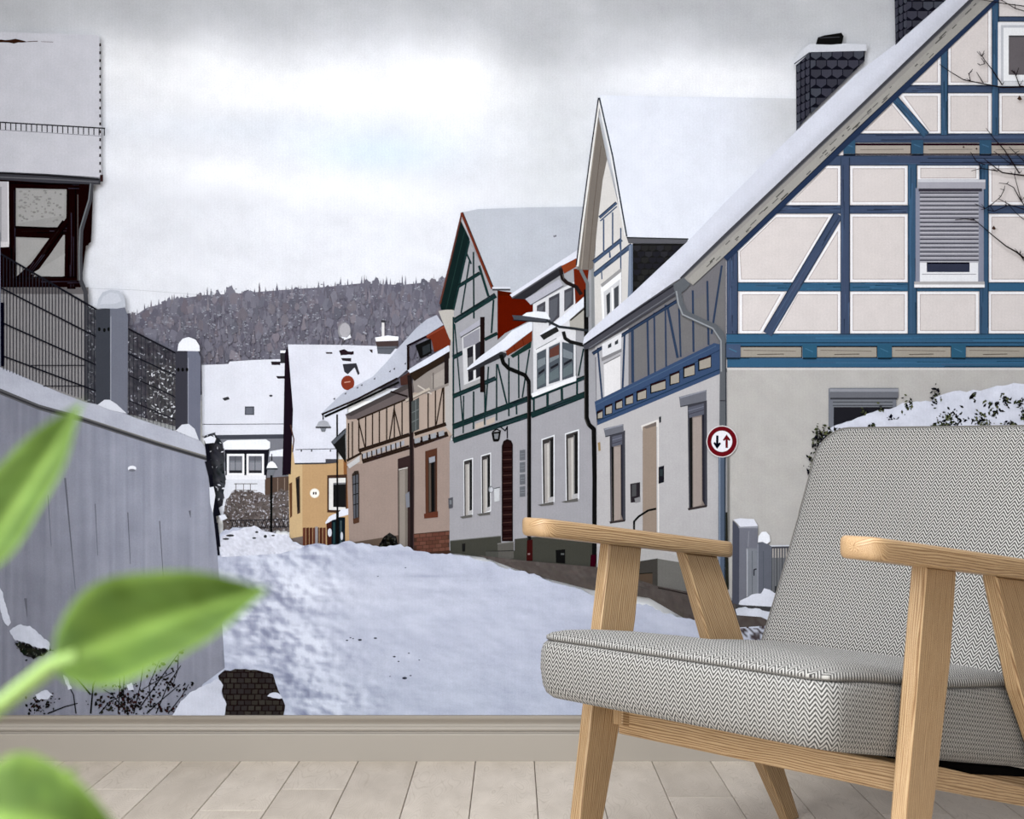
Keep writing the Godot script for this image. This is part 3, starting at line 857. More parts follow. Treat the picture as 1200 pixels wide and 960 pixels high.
func print_green_house():
	var h := part("house", "white half-timbered house with dark green beams and a pointed gable, printed")
	field(h, "snow_roof", [541, 250, 560, 246, 620, 244, 690, 243, 690, 305, 676, 300, 640, 322, 600, 350, 583, 345, 577, 338], 6.0, func(x: float, y: float):
		var n := fbm(x, y, 0.8) * 0.02
		return Color(0.675 + n, 0.69 + n, 0.725 + n).srgb_to_linear())
	ink(h, "roof_vent", [pg([648, 277, 652, 276, 652, 278, 649, 279], hue(106, 106, 113))])
	ink(h, "upper_wall", [pg([550, 281, 577, 338, 584, 342, 584, 392, 626, 372, 626, 340, 692, 300, 700, 300, 700, 470, 531, 520, 529, 366, 531, 362], hue(146, 146, 151))])
	ink(h, "ground_floor_wall", [pg([527, 517, 620, 486, 699, 458, 699, 660, 527, 645], hue(149, 148, 153)), pg([514, 365, 532, 362, 532, 402, 527, 398], hue(170, 166, 161))])
	ink(h, "plinth", [pg([527.5, 633.5, 587, 627.5, 588, 645, 603, 645, 603, 631.5, 640, 627.5, 699, 636, 699, 668, 620, 660, 560, 652, 528, 648], hue(60, 59, 55)), ln([528, 633.5, 587, 627.8], 0.9, hue(107, 107, 105))])
	ink(h, "gable_soffit", [pg([539.5, 258, 550.5, 281, 537, 337, 531, 363.5, 517, 363.5, 516, 356], hue(14, 33, 32)), ln([545, 270, 523, 363], 0.8, hue(30, 50, 49))])
	ink(h, "verge_board", [ln([541.5, 250, 529, 303, 515.8, 357], 2, hue(84, 49, 42))])
	ink(h, "verge_board", [ln([541, 250, 554, 281, 577, 339], 3.2, hue(98, 45, 32)), ln([542.5, 249.5, 578.5, 338], 1, hue(45, 25, 22))])
	ink(h, "red_dormer_cheek", [pg([583, 341, 598, 343, 625, 356, 625, 374, 592, 391, 583, 399], hue(79, 15, 6)), pg([583, 341, 598, 343, 600, 347, 583, 347], hue(66, 20, 12))])
	ink(h, "gutter", [rc(577, 338.5, 598, 341.2, hue(63, 63, 68)), rc(577, 337, 598, 339, hue(201, 203, 212))])
	var g := hue(28, 43, 45)
	timbers(h, g, [[550, 283, 531.5, 364, 2.4], [537, 336.5, 562.5, 320.5, 4.2], [547, 298, 552.5, 310, 2], [555, 296, 555.5, 374, 2], [550.5, 306, 540.5, 368, 1.8], [561.5, 312, 572.5, 348, 3], [532, 377, 581, 346.5, 6.2],
		[531.6, 372, 531.4, 517, 2], [533, 380, 542.5, 496, 1.6], [578.5, 352, 576, 391, 2.2], [568, 398.5, 583, 391, 4], [531, 419.5, 542.5, 413.5, 5],
		[531, 465, 581, 443.5, 5.2], [531, 500.5, 618.5, 467.5, 6.6], [531, 516.5, 618.5, 487, 6.6], [622, 487, 688, 461.5, 7.2], [622, 467, 688, 441.5, 5],
		[543.5, 464, 543, 508, 1.6], [555.2, 459, 555, 503, 2], [572.5, 430, 569, 486, 1.8], [582, 427, 582, 493, 1.8], [583, 427, 594, 474, 2], [596.3, 420, 596.3, 488, 1.8], [607.6, 416, 608, 467, 1.8], [620.5, 410, 612, 466, 1.8],
		[568, 487, 568, 498, 1.6], [605, 474, 605.5, 486, 2], [625.5, 468, 625.5, 484, 2.4], [641.5, 461, 641.5, 478, 3], [658, 455, 658.5, 470, 3], [676, 447, 676, 464, 2.4], [673.6, 393, 674.2, 444, 2], [683.5, 409, 677.5, 441, 1.8], [568, 446, 568.5, 488, 2]])
	for q in [[557, 497, 567, 493.5, 567, 500, 557, 503.5], [570, 492.5, 580, 488.5, 580, 495, 570, 499]]:
		ink(h, "beige_panel", [pg(q, hue(172, 161, 151))])
	# gable window with its roller shutter
	ink(h, "window", [pg([541.5, 394, 564, 381, 566, 447, 544, 456], hue(189, 189, 192)), pg([543, 396, 562, 385, 562, 402, 543.5, 409], hue(133, 133, 142)), pg([547.5, 409, 554.5, 405.5, 555, 445, 549, 448], hue(30, 29, 34)), pg([557, 404, 563.5, 400, 563.5, 441, 558, 444], hue(38, 37, 40)), pg([548.5, 420, 554, 418, 554, 430, 549, 432], hue(90, 91, 94)), ln([555.8, 405, 556, 446], 2, hue(204, 204, 206)), pg([543, 452, 565, 443, 565, 448, 543.5, 457], hue(151, 151, 152))])
	ink(h, "shutter_box", [pg([538.5, 391, 564, 374, 565, 380, 541, 396], hue(157, 157, 167)), ln([540, 396, 565, 381], 1.2, hue(59, 59, 65))])
	ink(h, "dark_post", [rc(562.8, 372, 568, 460, hue(22, 17, 18))])
	# small porch roof
	field(h, "snow_roof", [546.5, 433, 562, 419, 590, 398, 600, 388, 624, 376, 623.5, 388, 607, 400, 593, 411, 586, 413, 549, 435], 4.0, snow_tone(hue(207, 210, 220), 0.03))
	ink(h, "porch_gutter", [pg([547.5, 434.5, 587, 412.5, 595, 415, 590, 422, 586, 420.5, 551, 436.5], hue(45, 45, 49))])
	ink(h, "red_tiles", [pg([592.5, 412, 623.5, 388, 623.5, 400, 594.5, 417.5], hue(99, 41, 27)), ln([602, 405, 604, 412], 0.7, hue(69, 27, 18)), ln([612, 397, 614, 405], 0.7, hue(69, 27, 18))])
	ink(h, "green_board", [pg([598, 417, 623, 400, 622, 408, 601, 420], hue(25, 45, 40))])
	# wide dormer window
	ink(h, "wide_window", [pg([624.5, 357, 674.5, 330, 674.5, 447, 625, 463], hue(199, 199, 203))])
	for q in [[629, 359, 639, 353.5, 639, 366, 629, 371], [643, 350, 655.5, 343.5, 655.5, 372, 643, 383], [661, 341, 672, 336, 672, 357, 661, 366]]:
		ink(h, "pane", [pg(q, hue(64, 65, 71)), pg([q[0] + 1, q[1] + 3, q[2] - 2, q[3] + 5, q[4] - 3, q[5] - 2, q[6] + 1, q[7] - 2], hue(84, 86, 92))])
	for q in [[629, 414.5, 640, 409, 640, 453, 629, 457], [643, 407.5, 656, 401.5, 656, 446.5, 643, 450.5], [658.5, 401, 672, 404, 672, 441.5, 658.5, 446]]:
		ink(h, "pane", [pg(q, hue(71, 79, 85)), pg([q[0] + 1, q[1] + 8, q[2] - 1, q[3] + 10, q[2] - 1, q[3] + 18, q[0] + 1, q[1] + 18], hue(112, 120, 125)), pg([q[6] + 1, q[7] - 13, q[4] - 2, q[5] - 16, q[4] - 1, q[5] - 4, q[6] + 1, q[7] - 3], hue(91, 101, 106)), pg([q[6] + 2, q[7] - 20, q[4] - 2, q[5] - 21, q[4] - 2, q[5] - 18, q[6] + 2, q[7] - 17], hue(31, 33, 38))])
	ink(h, "red_reflection", [pg([644, 410, 655, 404, 655, 416, 644, 420], hue(88, 53, 47))])
	ink(h, "window_rail", [ln([627, 412, 658, 396], 4.5, hue(210, 210, 214)), ln([628, 410, 652, 397], 0.8, hue(96, 98, 102))])
	ink(h, "window_sill", [pg([622.5, 461.5, 675, 441, 675, 446, 624, 466], hue(218, 219, 223))])
	field(h, "snow_roof", [597.5, 346, 622, 330, 650, 311, 676, 294, 676, 303, 659, 313, 620, 337, 601, 350.5], 4.0, snow_tone(hue(205, 207, 218), 0.02))
	ink(h, "dormer_eave", [pg([599.5, 350.5, 658, 312.5, 660, 321, 640, 334, 616, 351.5], hue(41, 41, 46)), ln([600, 349.8, 658, 312.2], 1.6, hue(83, 83, 89))])
	ink(h, "red_tiles", [pg([657.5, 312.5, 675, 303.5, 675.5, 313, 661, 321.5], hue(121, 53, 32))])
	ink(h, "shutter_box", [pg([615.5, 351, 655, 328, 660, 335.5, 622, 358], hue(164, 164, 174)), ln([622, 358, 660, 335.5], 1, hue(79, 79, 85))])
	ink(h, "red_wall", [pg([672, 316, 690, 314, 686, 350, 674, 357], hue(93, 30, 17))])
	ink(h, "downpipe", [ln([657, 316, 659, 327, 664, 332, 675, 337, 681, 346], 4.4, hue(31, 28, 27)), ln([659, 322, 661, 328], 1, hue(79, 75, 71))])
	# second little roof and its beige end
	ink(h, "beige_gable_end", [pg([667, 376, 686, 361, 686, 388, 668, 387], hue(156, 153, 147))])
	field(h, "snow_roof", [632, 393, 652, 377, 670, 361, 686, 346.5, 686, 358.5, 671, 372, 655, 384, 640, 392], 4.0, snow_tone(hue(207, 210, 220), 0.03))
	ink(h, "porch_gutter", [pg([632.5, 393.5, 652, 383, 655, 388.5, 637, 399], hue(34, 34, 37))])
	ink(h, "gable_edge", [ln([668, 376, 686, 361], 2, hue(49, 45, 42))])
	ink(h, "downpipe", [ln([660, 389, 662, 397, 668, 401, 684, 405], 4.2, hue(24, 24, 26))])
	ink(h, "downpipe", [ln([587, 416, 590, 426, 596, 432, 615, 440, 619.5, 447, 620, 470, 620, 655], 4.6, hue(18, 16, 16)), ln([618.6, 450, 618.6, 650], 0.8, hue(54, 49, 48)), pg([617.5, 633, 624, 632, 624, 657, 617, 657], hue(52, 15, 18)), rc(618.5, 648, 621, 650, hue(123, 99, 99))])
	# ground floor
	plain_window(h, [544, 540.5, 553.5, 538, 553.5, 602, 544.5, 604.5], [539, 605.5, 553.5, 602.5, 553.5, 606, 542, 607.5])
	plain_window(h, [564.5, 535, 574.5, 532, 574.5, 598, 565, 601.5], [559, 602.5, 574.5, 599.5, 574.5, 603, 562, 604.5])
	plain_window(h, [635.5, 516, 648.5, 511.5, 648.5, 587, 636.5, 590], [630, 591.5, 648.5, 587.5, 648.5, 591.5, 634, 593])
	plain_window(h, [663, 509.5, 677, 505, 677, 583.5, 664, 586.5], [657.5, 588, 677, 583.5, 677, 587.5, 662, 589])
	ink(h, "arched_door", [pg([588, 634, 588, 523, 590, 517, 594.5, 514.5, 599, 516.5, 601, 521, 601, 634], hue(24, 17, 16)), pg([589.5, 633, 589.5, 524, 592, 519, 595, 517, 600, 521, 600, 633], hue(33, 21, 19))])
	var slats := []
	for i in 24:
		slats.append(ln([589.5, 525 + i * 4.6, 600, 524.4 + i * 4.6], 0.9, hue(65, 45, 39) if i % 2 else hue(16, 11, 10)))
	ink(h, "door_boards", slats, true)
	ink(h, "wall_lantern", [ln([586, 500, 592, 505, 594.5, 500, 594.5, 514], 1.4, hue(19, 20, 22)), pg([576, 507, 587, 505.5, 585.5, 515, 584, 517.5, 578, 517.5], hue(16, 16, 18)), pg([579, 508.5, 584.5, 508, 583.5, 514.5, 579.8, 514.5], hue(112, 115, 120)), ln([577, 506.5, 582, 503, 587, 505.5], 1.5, hue(16, 16, 18))])
	for i in 4:
		var y := 527.0 + i * 14.2
		ink(h, "wall_plate", [pg([609, y + 0.8, 615.5, y, 615.5, y + 12, 609, y + 12.6], hue(96, 98, 104)), ln([610, y + 5, 614.5, y + 4.5], 0.6, hue(126, 127, 133)), ln([610, y + 8, 614.5, y + 7.5], 0.6, hue(126, 127, 133))])
	ink(h, "letter_box", [pg([579, 573, 585.5, 571, 585.5, 587, 579.5, 588], hue(185, 187, 191)), ln([579, 572.5, 586, 571], 1, hue(70, 71, 77)), el(575.5, 573.5, 3, 4, hue(112, 115, 120), 12), el(575.8, 573.8, 2, 3, hue(180, 182, 188), 12)])
	ink(h, "bell", [pg([525.5, 584, 531, 582.5, 531, 595, 526, 596], hue(76, 77, 82)), rc(527, 586, 529.5, 591, hue(110, 112, 117))])
	ink(h, "door_step", [pg([583, 637, 602, 634.5, 602, 654, 584, 656], hue(83, 82, 78)), ln([569, 646, 602, 645], 1, hue(38, 36, 35)), ln([583, 637, 602, 634.7], 1, hue(116, 115, 112)), pg([569, 646, 584, 646, 584, 656, 570, 655], hue(73, 71, 68))])
	ink(h, "cellar_window", [pg([651, 644.5, 662, 643.5, 662, 660, 651.5, 659], hue(16, 16, 16)), rc(657, 648, 661, 650, hue(82, 83, 84))])
	ink(h, "cellar_window", [pg([541.5, 637, 545.5, 636.5, 545, 646, 542, 646], hue(22, 22, 22))])
	ink(h, "downpipe", [ln([686.5, 340, 687, 490, 690, 498, 695.5, 503, 696.5, 560, 696, 660], 5.2, hue(18, 14, 14)), ln([684.8, 390, 685.2, 490, 689, 500], 0.9, hue(61, 56, 53)), pg([692, 650, 698, 650, 697, 666, 691, 666], hue(45, 11, 15))])
	var l := part("street_lamp", "grey wall street lamp with snow on its arm, printed")
	ink(l, "lamp_head", [pg([600, 370, 612, 370.5, 643, 373.5, 641, 379, 603, 376], hue(64, 67, 74)), ln([601, 375.5, 640, 378.5], 1.2, hue(31, 32, 36))])
	ink(l, "arm", [ln([640, 376, 655, 383.5, 672, 385.5, 689, 388], 3, hue(41, 43, 47))])
	ink(l, "snow", [pg([612, 370.5, 617, 367, 630, 365.5, 640, 366.5, 645, 375, 630, 373], hue(215, 218, 226))])

func print_blue_house():
	var h := part("house", "cream half-timbered house with blue beams and a big snowy gable roof, printed")
	var B := hue(60, 73, 95)
	var T := hue(50, 88, 116)
	# cross gable with its snowy roof
	field(h, "snow_roof", [702.5, 113, 760, 114.5, 850, 115.5, 932, 117, 950, 170, 870, 260, 807, 283, 734, 280, 717, 195], 6.0, func(x: float, y: float):
		var n := fbm(x, y, 0.7) * 0.02
		var c := Color(0.82, 0.833, 0.872).lerp(Color(0.74, 0.745, 0.76), smoothstep(830, 930, x) * smoothstep(260, 130, y))
		return Color(c.r + n, c.g + n, c.b + n).srgb_to_linear())
	ink(h, "gable_wall", [pg([709, 180, 734, 279, 741, 286, 741, 345, 737, 480, 699, 500, 696, 322, 699, 262], hue(196, 193, 190))])
	ink(h, "gable_soffit", [pg([701, 138, 711, 188, 706, 212, 700, 262, 694.5, 317, 676, 317, 684, 262, 697, 165], hue(109, 102, 95)), ln([699, 150, 690, 222, 681, 316], 1.4, hue(137, 130, 122)), ln([704, 172, 696, 240, 689, 316], 0.8, hue(87, 78, 71))])
	ink(h, "verge_board", [ln([701.5, 119, 692, 190, 682.5, 262, 676.3, 313], 3, hue(209, 207, 205)), ln([701, 116, 690.5, 190, 681, 262, 675, 312], 1.5, hue(39, 42, 47))])
	ink(h, "verge_board", [ln([702, 122, 716, 186, 732.5, 277], 2.6, hue(210, 210, 212)), ln([702, 116, 717.5, 184, 734, 278], 1.8, hue(46, 51, 59))])
	timbers(h, hue(66, 80, 104), [[702, 256, 722, 238.5, 3.6], [703, 260, 722.5, 243, 1.6], [695, 308, 728, 281.5, 4.6], [695, 323.5, 740, 288, 5.4], [707, 258, 707, 297, 1.8], [717.5, 250, 717.5, 290, 1.8], [714, 296, 714.5, 303, 2], [726, 284, 727, 293, 2], [704.5, 318, 705, 328, 1.4], [727, 268, 727, 360, 1.6]])
	ink(h, "corner_board", [pg([736.5, 289, 741, 286.5, 741, 345, 735, 352], hue(112, 123, 141)), ln([740, 288, 740, 345], 0.8, hue(69, 79, 99))])
	ink(h, "window", [pg([703.5, 337, 727.5, 318, 727.5, 362, 706, 378], hue(223, 223, 225)), pg([703.5, 334, 727, 315, 728, 319, 705, 337.5], hue(140, 139, 140)), pg([707, 343, 726, 328, 726, 366, 708, 380], hue(189, 189, 192)), pg([710, 347, 714.5, 343, 714.5, 366, 711, 370], hue(55, 56, 62)), pg([719, 339, 724.5, 335, 724.5, 359, 719.5, 363], hue(65, 67, 73)), ln([717, 338, 717.5, 366], 1.6, hue(236, 236, 238))])
	ink(h, "gutter", [ln([680, 317, 684.5, 326, 688, 333, 688.4, 372], 3.6, hue(101, 105, 109)), ln([694, 316, 694, 372, 695, 395], 2.8, hue(124, 126, 128))])
	ink(h, "dormer_gutter", [pg([733.5, 278.5, 806, 280.5, 803, 286.5, 736, 286], hue(84, 84, 89)), ln([734, 279.4, 806, 281], 1.4, hue(38, 39, 42))])
	var sl := part("slate_cheek", "dark slate cheek of the dormer on the blue-beamed house, printed")
	ink(sl, "slate_bed", [pg([741, 286.5, 802, 286.5, 770, 317, 741, 345], hue(24, 22, 25))])
	for r in 8:
		for i in 7:
			var x := 742.0 + i * 9.0 + (4.5 if r % 2 else 0.0)
			var y := 289.0 + r * 7.0
			if x + y > 1083.0 or x > 795.0:
				continue
			ink(sl, "slate", [pg([x, y, x + 8.3, y - 0.5, x + 8.3, y + 4, x + 4.3, y + 6.6, x, y + 4.5], [hue(36, 34, 38), hue(41, 39, 43), hue(32, 30, 35)][rng.randi() % 3])])
	# street front, upper storey
	ink(h, "upper_wall", [pg([734, 352, 800, 335, 850, 300, 852, 440, 699, 503, 697, 420], hue(104, 103, 107)), pg([698, 405, 736, 385, 736, 468, 699, 488], hue(163, 162, 166))])
	for q in [[741, 388, 757, 376, 757, 438, 741, 446], [768, 371, 778, 364, 778, 428, 768, 433], [797, 372, 810, 362, 810, 411, 797, 417], [813, 352, 827, 344, 827, 402, 813, 410], [840, 322, 848, 312, 848, 400, 838, 398]]:
		ink(h, "plaster_panel", [pg(q, hue(106, 104, 106))])
	timbers(h, hue(44, 56, 80), [[740.5, 385, 741, 449, 3.4], [758, 373, 759.5, 442, 2.4], [766, 367, 767, 438, 2], [779, 358, 780, 431, 2], [781, 358, 793.5, 420, 3], [795, 362, 797, 419, 2.2], [811, 341, 812, 413, 2.4], [828, 330, 829.5, 405, 2.4], [845, 312, 833, 392, 2.4], [700, 408, 705.5, 470, 2.2], [731.5, 392, 729, 458, 2.4], [694, 415, 798, 350, 4]])  # last entry is the shadow under the gutter, inked like a beam
	ink(h, "window", [pg([705, 404, 728, 391, 727, 414, 706, 423], hue(207, 207, 211)), pg([712, 405, 716, 402, 716, 407, 712, 409], hue(55, 56, 62)), pg([720, 401, 724, 398, 724, 403, 720, 405], hue(55, 56, 62)), pg([704, 420, 728, 409, 728, 413, 705, 424], hue(121, 120, 123)), pg([707, 427, 726.5, 417, 726.5, 460, 708, 467], hue(209, 207, 209)), ln([707, 427, 726.5, 417], 1, hue(90, 89, 92))])
	ink(h, "beam_band", [pg([696.5, 471, 836, 402.5, 843, 404, 843, 439, 700, 498.5], hue(53, 72, 102)), ln([697, 475, 838, 406], 1, hue(68, 87, 114)), ln([699, 494, 843, 433], 1.2, hue(31, 47, 69)), ln([700, 482, 842, 411], 0.8, hue(35, 49, 73))])
	for q in [[699.5, 482, 705.5, 491.5], [709, 475, 716.5, 486.5], [721, 469.5, 728.5, 480], [732.5, 463.5, 741, 475], [746, 457, 756.5, 470], [762, 446.5, 779, 461], [784.5, 437, 795, 451.5], [800.5, 428, 813, 443], [818, 418.5, 832, 434.5]]:
		var s: float = (q[2] - q[0]) * 0.5
		ink(h, "beige_board", [pg([q[0] - 0.8, q[1] + s * 0.55 - 1, q[2] + 0.6, q[1] - 2.2, q[2] + 0.8, q[3] - s * 0.5, q[0] - 0.6, q[3] + 1], hue(18, 16, 21)), pg([q[0] + 0.8, q[1] + s * 0.55 + 1.4, q[2], q[1] + 0.4, q[2], q[3] - s * 0.6, q[0] + 0.8, q[3] - 0.8], hue(150, 143, 134)), ln([q[0] + 0.5, q[1] + s * 0.55, q[2], q[1] - 0.6], 1.1, hue(42, 20, 23))])
	# street front, ground floor
	ink(h, "ground_floor_wall", [pg([699, 499, 843, 438.5, 853, 436, 853, 700, 699, 668], hue(173, 171, 172)), pg([699, 640, 760, 640, 853, 672, 853, 700, 699, 668], hue(165, 163, 163))])
	ink(h, "plinth", [pg([768, 654, 853, 668, 853, 705, 768, 690], hue(102, 100, 97)), pg([745, 658, 770, 654, 770, 688, 745, 686], hue(60, 56, 53))])
	ink(h, "door_step", [pg([748, 672, 764, 671, 764, 684, 748, 683], hue(78, 66, 55)), ln([748, 672, 764, 671], 1, hue(24, 22, 21))])
	for q in [[[707, 502.5, 730, 497, 730.5, 506.5, 709, 512], [717, 512, 728.5, 509, 728.5, 521, 717, 524], [716, 523, 729, 520.5, 729.5, 609, 716.5, 611]], [[795, 465.5, 827, 457, 827, 470.5, 796.5, 477], [805.5, 478, 824, 473, 824, 486, 807, 490], [807, 489, 824.5, 485.5, 825, 592, 808, 595.5]]]:
		var o: Array = q[2]
		var x0: float = o[0]
		var w: float = o[2] - o[0]
		ink(h, "window", [pg([x0 - 2, o[1] - 14, o[2] + 3, o[3] - 16, o[4] + 3, o[5] + 1, o[6] - 1.5, o[7] + 1], hue(60, 60, 67)), pg(o, hue(123, 112, 107)), pg([x0 + w * 0.25, o[1] + 1, x0 + w * 0.8, o[3] + 3, x0 + w * 0.82, o[5] - 1, x0 + w * 0.27, o[7] - 1], hue(150, 139, 133)), pg([x0, o[1], x0 + w * 0.2, o[1] - 0.5, x0 + w * 0.22, o[7] - 1, x0 + 1, o[7]], hue(25, 23, 26)), pg([o[2] - w * 0.16, o[3], o[2], o[3], o[4], o[5], o[4] - w * 0.16, o[5] - 6], hue(37, 37, 43)), pg([o[6] - 3, o[7], o[4] + 2.5, o[5] - 0.5, o[4] + 2.5, o[5] + 2, o[6] - 2, o[7] + 2.5], hue(50, 46, 46))])
		ink(h, "roller_shutter", [pg(q[1], hue(82, 84, 95)), ln([q[1][0], q[1][1] + 4, q[1][2], q[1][3] + 3.5], 0.8, hue(110, 112, 125)), ln([q[1][0], q[1][1] + 8, q[1][2], q[1][3] + 7.5], 0.8, hue(57, 58, 67))])
		ink(h, "shutter_box", [pg(q[0], hue(100, 101, 110)), ln([q[0][0] + 1, q[0][1] + 1, q[0][2] - 1, q[0][3] + 1], 1.4, hue(136, 138, 148)), ln([q[0][6], q[0][7], q[0][4], q[0][5]], 1.2, hue(50, 51, 58))])
	ink(h, "door_recess", [pg([750.5, 499, 771, 491.5, 771, 500, 752, 505], hue(207, 203, 200)), pg([752.5, 500.5, 768.5, 494.5, 769, 640, 752.5, 640], hue(140, 125, 114)), pg([753, 501, 768.5, 494.5, 768.5, 499, 757, 502.5], hue(106, 96, 90)), ln([770.5, 493, 771, 630], 1.6, hue(211, 208, 205))])
	ink(h, "handrail", [ln([742.5, 622, 742.5, 611, 748, 605, 759, 598, 768.5, 596], 2.4, hue(14, 14, 14))])
	ink(h, "letter_box", [pg([738, 567, 749.5, 565, 749.5, 588, 738.5, 589], hue(39, 38, 41)), pg([740, 568, 745, 567, 745, 581, 740, 582], hue(71, 71, 75)), pg([743, 584, 750, 582, 750, 588, 744, 589.5], hue(125, 124, 126))])
	ink(h, "intercom", [pg([771, 547.5, 777.5, 545.5, 777.5, 565, 771, 567], hue(25, 26, 29)), rc(772.5, 550, 776, 558, hue(46, 50, 54))])
	ink(h, "door_lamp", [pg([771.5, 489, 774, 488, 774, 495, 772, 496], hue(33, 32, 35))])
	ink(h, "bell", [pg([700, 519, 703, 518, 703.5, 528, 701, 529], hue(141, 120, 88))])
	# gable wall facing the lane
	field(h, "ground_floor_gable_wall", [851, 430, 1537, 430, 1537, 835, 851, 700], 8.0, func(x: float, y: float):
		var n: float = fbm(x, y, 1.0) * 0.02 + nf.get_noise_2d(x, y) * 0.012
		return Color(0.68 + n, 0.668 + n, 0.655 + n).srgb_to_linear())
	ink(h, "wall_base_line", [pg([851, 430, 1537, 430, 1537, 434, 851, 434], hue(195, 192, 191))])
	ink(h, "upper_gable_wall", [pg([850, 303, 1160, 2, 1350, -180, 1537, 0, 1537, 432, 850, 432], hue(207, 201, 200))])
	for a in [[866, 343, 918, 343, 891, 391, 866, 391], [932, 343, 983, 343, 983, 391, 905, 391], [995, 343, 1061, 343, 1061, 391, 995, 391], [1073.5, 343, 1144, 343, 1144, 391, 1073.5, 391], [1156.5, 343, 1228, 343, 1228, 391, 1156.5, 391], [1240, 343, 1310, 343, 1310, 391, 1240, 391],
		[907, 253, 974, 253, 928, 331, 865, 331, 863, 295], [983, 262, 983, 331, 941, 331], [995, 252.5, 1061, 252.5, 1061, 331, 995, 331], [1157, 252.5, 1228, 252.5, 1228, 331, 1157, 331], [1240, 252.5, 1310, 252.5, 1310, 331, 1240, 331],
		[964, 196, 983, 196, 983, 241, 919, 241], [995, 196, 1061, 196, 1061, 240.5, 995, 240.5], [1074, 195.5, 1144.5, 195.5, 1144.5, 213, 1074, 213], [1157, 196, 1228, 196, 1228, 240.5, 1157, 240.5], [1240, 196, 1310, 196, 1310, 240.5, 1240, 240.5],
		[1043.5, 119.5, 1075, 157.5, 1004.5, 157.5], [1052, 111.5, 1099.5, 111.5, 1099.5, 158, 1086, 158], [1109, 111.5, 1158.5, 111.5, 1158.5, 158, 1109, 158], [1169, 111.5, 1228, 111.5, 1228, 158, 1169, 158],
		[1099.5, 64, 1099.5, 101, 1061, 101], [1109.5, 54, 1158.5, 9, 1158.5, 101, 1109.5, 101]]:
		panel(h, a)
	for c in [[1323, 1394], [1406, 1477], [1489, 1537]]:
		for r in [[343, 391], [252.5, 331], [195.5, 240.5], [111.5, 158], [30, 101]]:
			panel(h, [c[0], r[0], c[1], r[0], c[1], r[1], c[0], r[1]])
	panel(h, [1240, 111.5, 1311, 111.5, 1311, 158, 1240, 158])
	panel(h, [1240, 30, 1311, 30, 1311, 101, 1240, 101])
	for q in [[866, 937.5], [956, 1025.5], [1043.5, 1112], [1129.5, 1198], [1216, 1285], [1303, 1372], [1390, 1459], [1477, 1537]]:
		ink(h, "beige_board", [rc(q[0] - 1, 405, q[1] + 1, 420, hue(23, 14, 19)), rc(q[0], 407.5, q[1], 419, hue(150, 143, 134)), ln([q[0] + 4, 411, q[1] - 6, 412], 0.8, hue(108, 100, 92)), ln([q[0] + 20, 416, q[1] - 20, 415.5], 1, hue(82, 75, 68))])
	for q in [[1000.5, 1065], [1080, 1145.5], [1158.5, 1225], [1241, 1308], [1324, 1391], [1407, 1474], [1490, 1537]]:
		ink(h, "beige_board", [rc(q[0] - 1, 169.5, q[1] + 1, 183, hue(26, 12, 16)), rc(q[0], 172, q[1], 181.5, hue(157, 148, 140)), ln([q[0] + 6, 177, q[1] - 8, 176.5], 0.8, hue(115, 107, 99))])
	timbers(h, T, [[850, 397, 1537, 397, 11], [850, 404, 1537, 404, 4.5], [851, 425.5, 1537, 425.5, 11.5], [863, 337, 990, 337, 10.5], [990, 337, 1066, 337, 10.5], [1068, 337, 1150, 337, 10.5], [1150, 337, 1537, 337, 10.5]])
	timbers(h, B, [[898, 392, 981, 252.5, 11.5], [902, 246.7, 986, 246.7, 10], [986, 246.7, 1066, 246.7, 10], [1156, 246.7, 1537, 246.7, 10], [966, 189.5, 1537, 189.5, 12], [996, 163.5, 1537, 163.5, 11], [1050, 106.3, 1104, 106.3, 9.4], [1104, 106.3, 1537, 106.3, 9.4], [1168, 24.5, 1537, 24.5, 6]])
	timbers(h, B, [[857, 296, 857, 392, 13.5], [988.7, 186, 988.7, 392, 11]])
	timbers(h, hue(54, 80, 105), [[1067, 194, 1067, 392, 11], [1150.5, 194, 1150.5, 392, 11], [1234, 194, 1234, 392, 11], [1317, 194, 1317, 392, 11], [1400, 194, 1400, 392, 11], [1483, 194, 1483, 392, 11], [1104.3, 54, 1104.3, 160, 8.5], [1163.7, -5, 1163.7, 160, 8.5], [1234, 20, 1234, 160, 8.5], [1317, -60, 1317, 160, 8.5], [1400, -60, 1400, 160, 8.5], [1483, 20, 1483, 160, 8.5], [1045, 116, 1083, 160, 9]])
	for x in [858.0, 947.0, 1034.5, 1120.7, 1207.0, 1294.0, 1381.0, 1468.0]:
		ink(h, "beam_end", [pg([x - 8.5, 404, x + 8.5, 404, x + 8.5, 419, x + 6, 421.5, x - 6, 421.5, x - 8.5, 419], hue(43, 83, 108) if x > 900 else hue(65, 80, 106)), ln([x - 8, 420.5, x + 8, 420.5], 1.6, hue(18, 30, 41)), ln([x - 5, 409, x + 4, 413], 1, hue(63, 107, 133))])
	for x in [993.3, 1072.5, 1152.0, 1233.0, 1316.0, 1399.0, 1482.0]:
		ink(h, "beam_end", [pg([x - 7, 166, x + 7, 166, x + 7, 182, x - 7, 182], hue(49, 76, 100)), ln([x - 7, 183, x + 7, 183], 1.4, hue(15, 23, 34)), ln([x - 4, 171, x + 4, 174], 1, hue(65, 100, 128))])
	ink(h, "rafter_beam", [ln([848, 304, 1164, 1, 1352, -179], 8.5, hue(35, 49, 73)), ln([850, 299.5, 1163, -1], 1.2, hue(22, 30, 46))])
	var w := ink(h, "roller_shutter", [rc(1070.5, 222, 1150, 332, hue(126, 130, 145)), rc(1075.5, 224, 1144.5, 310, hue(141, 140, 149))])
	var sl2 := []
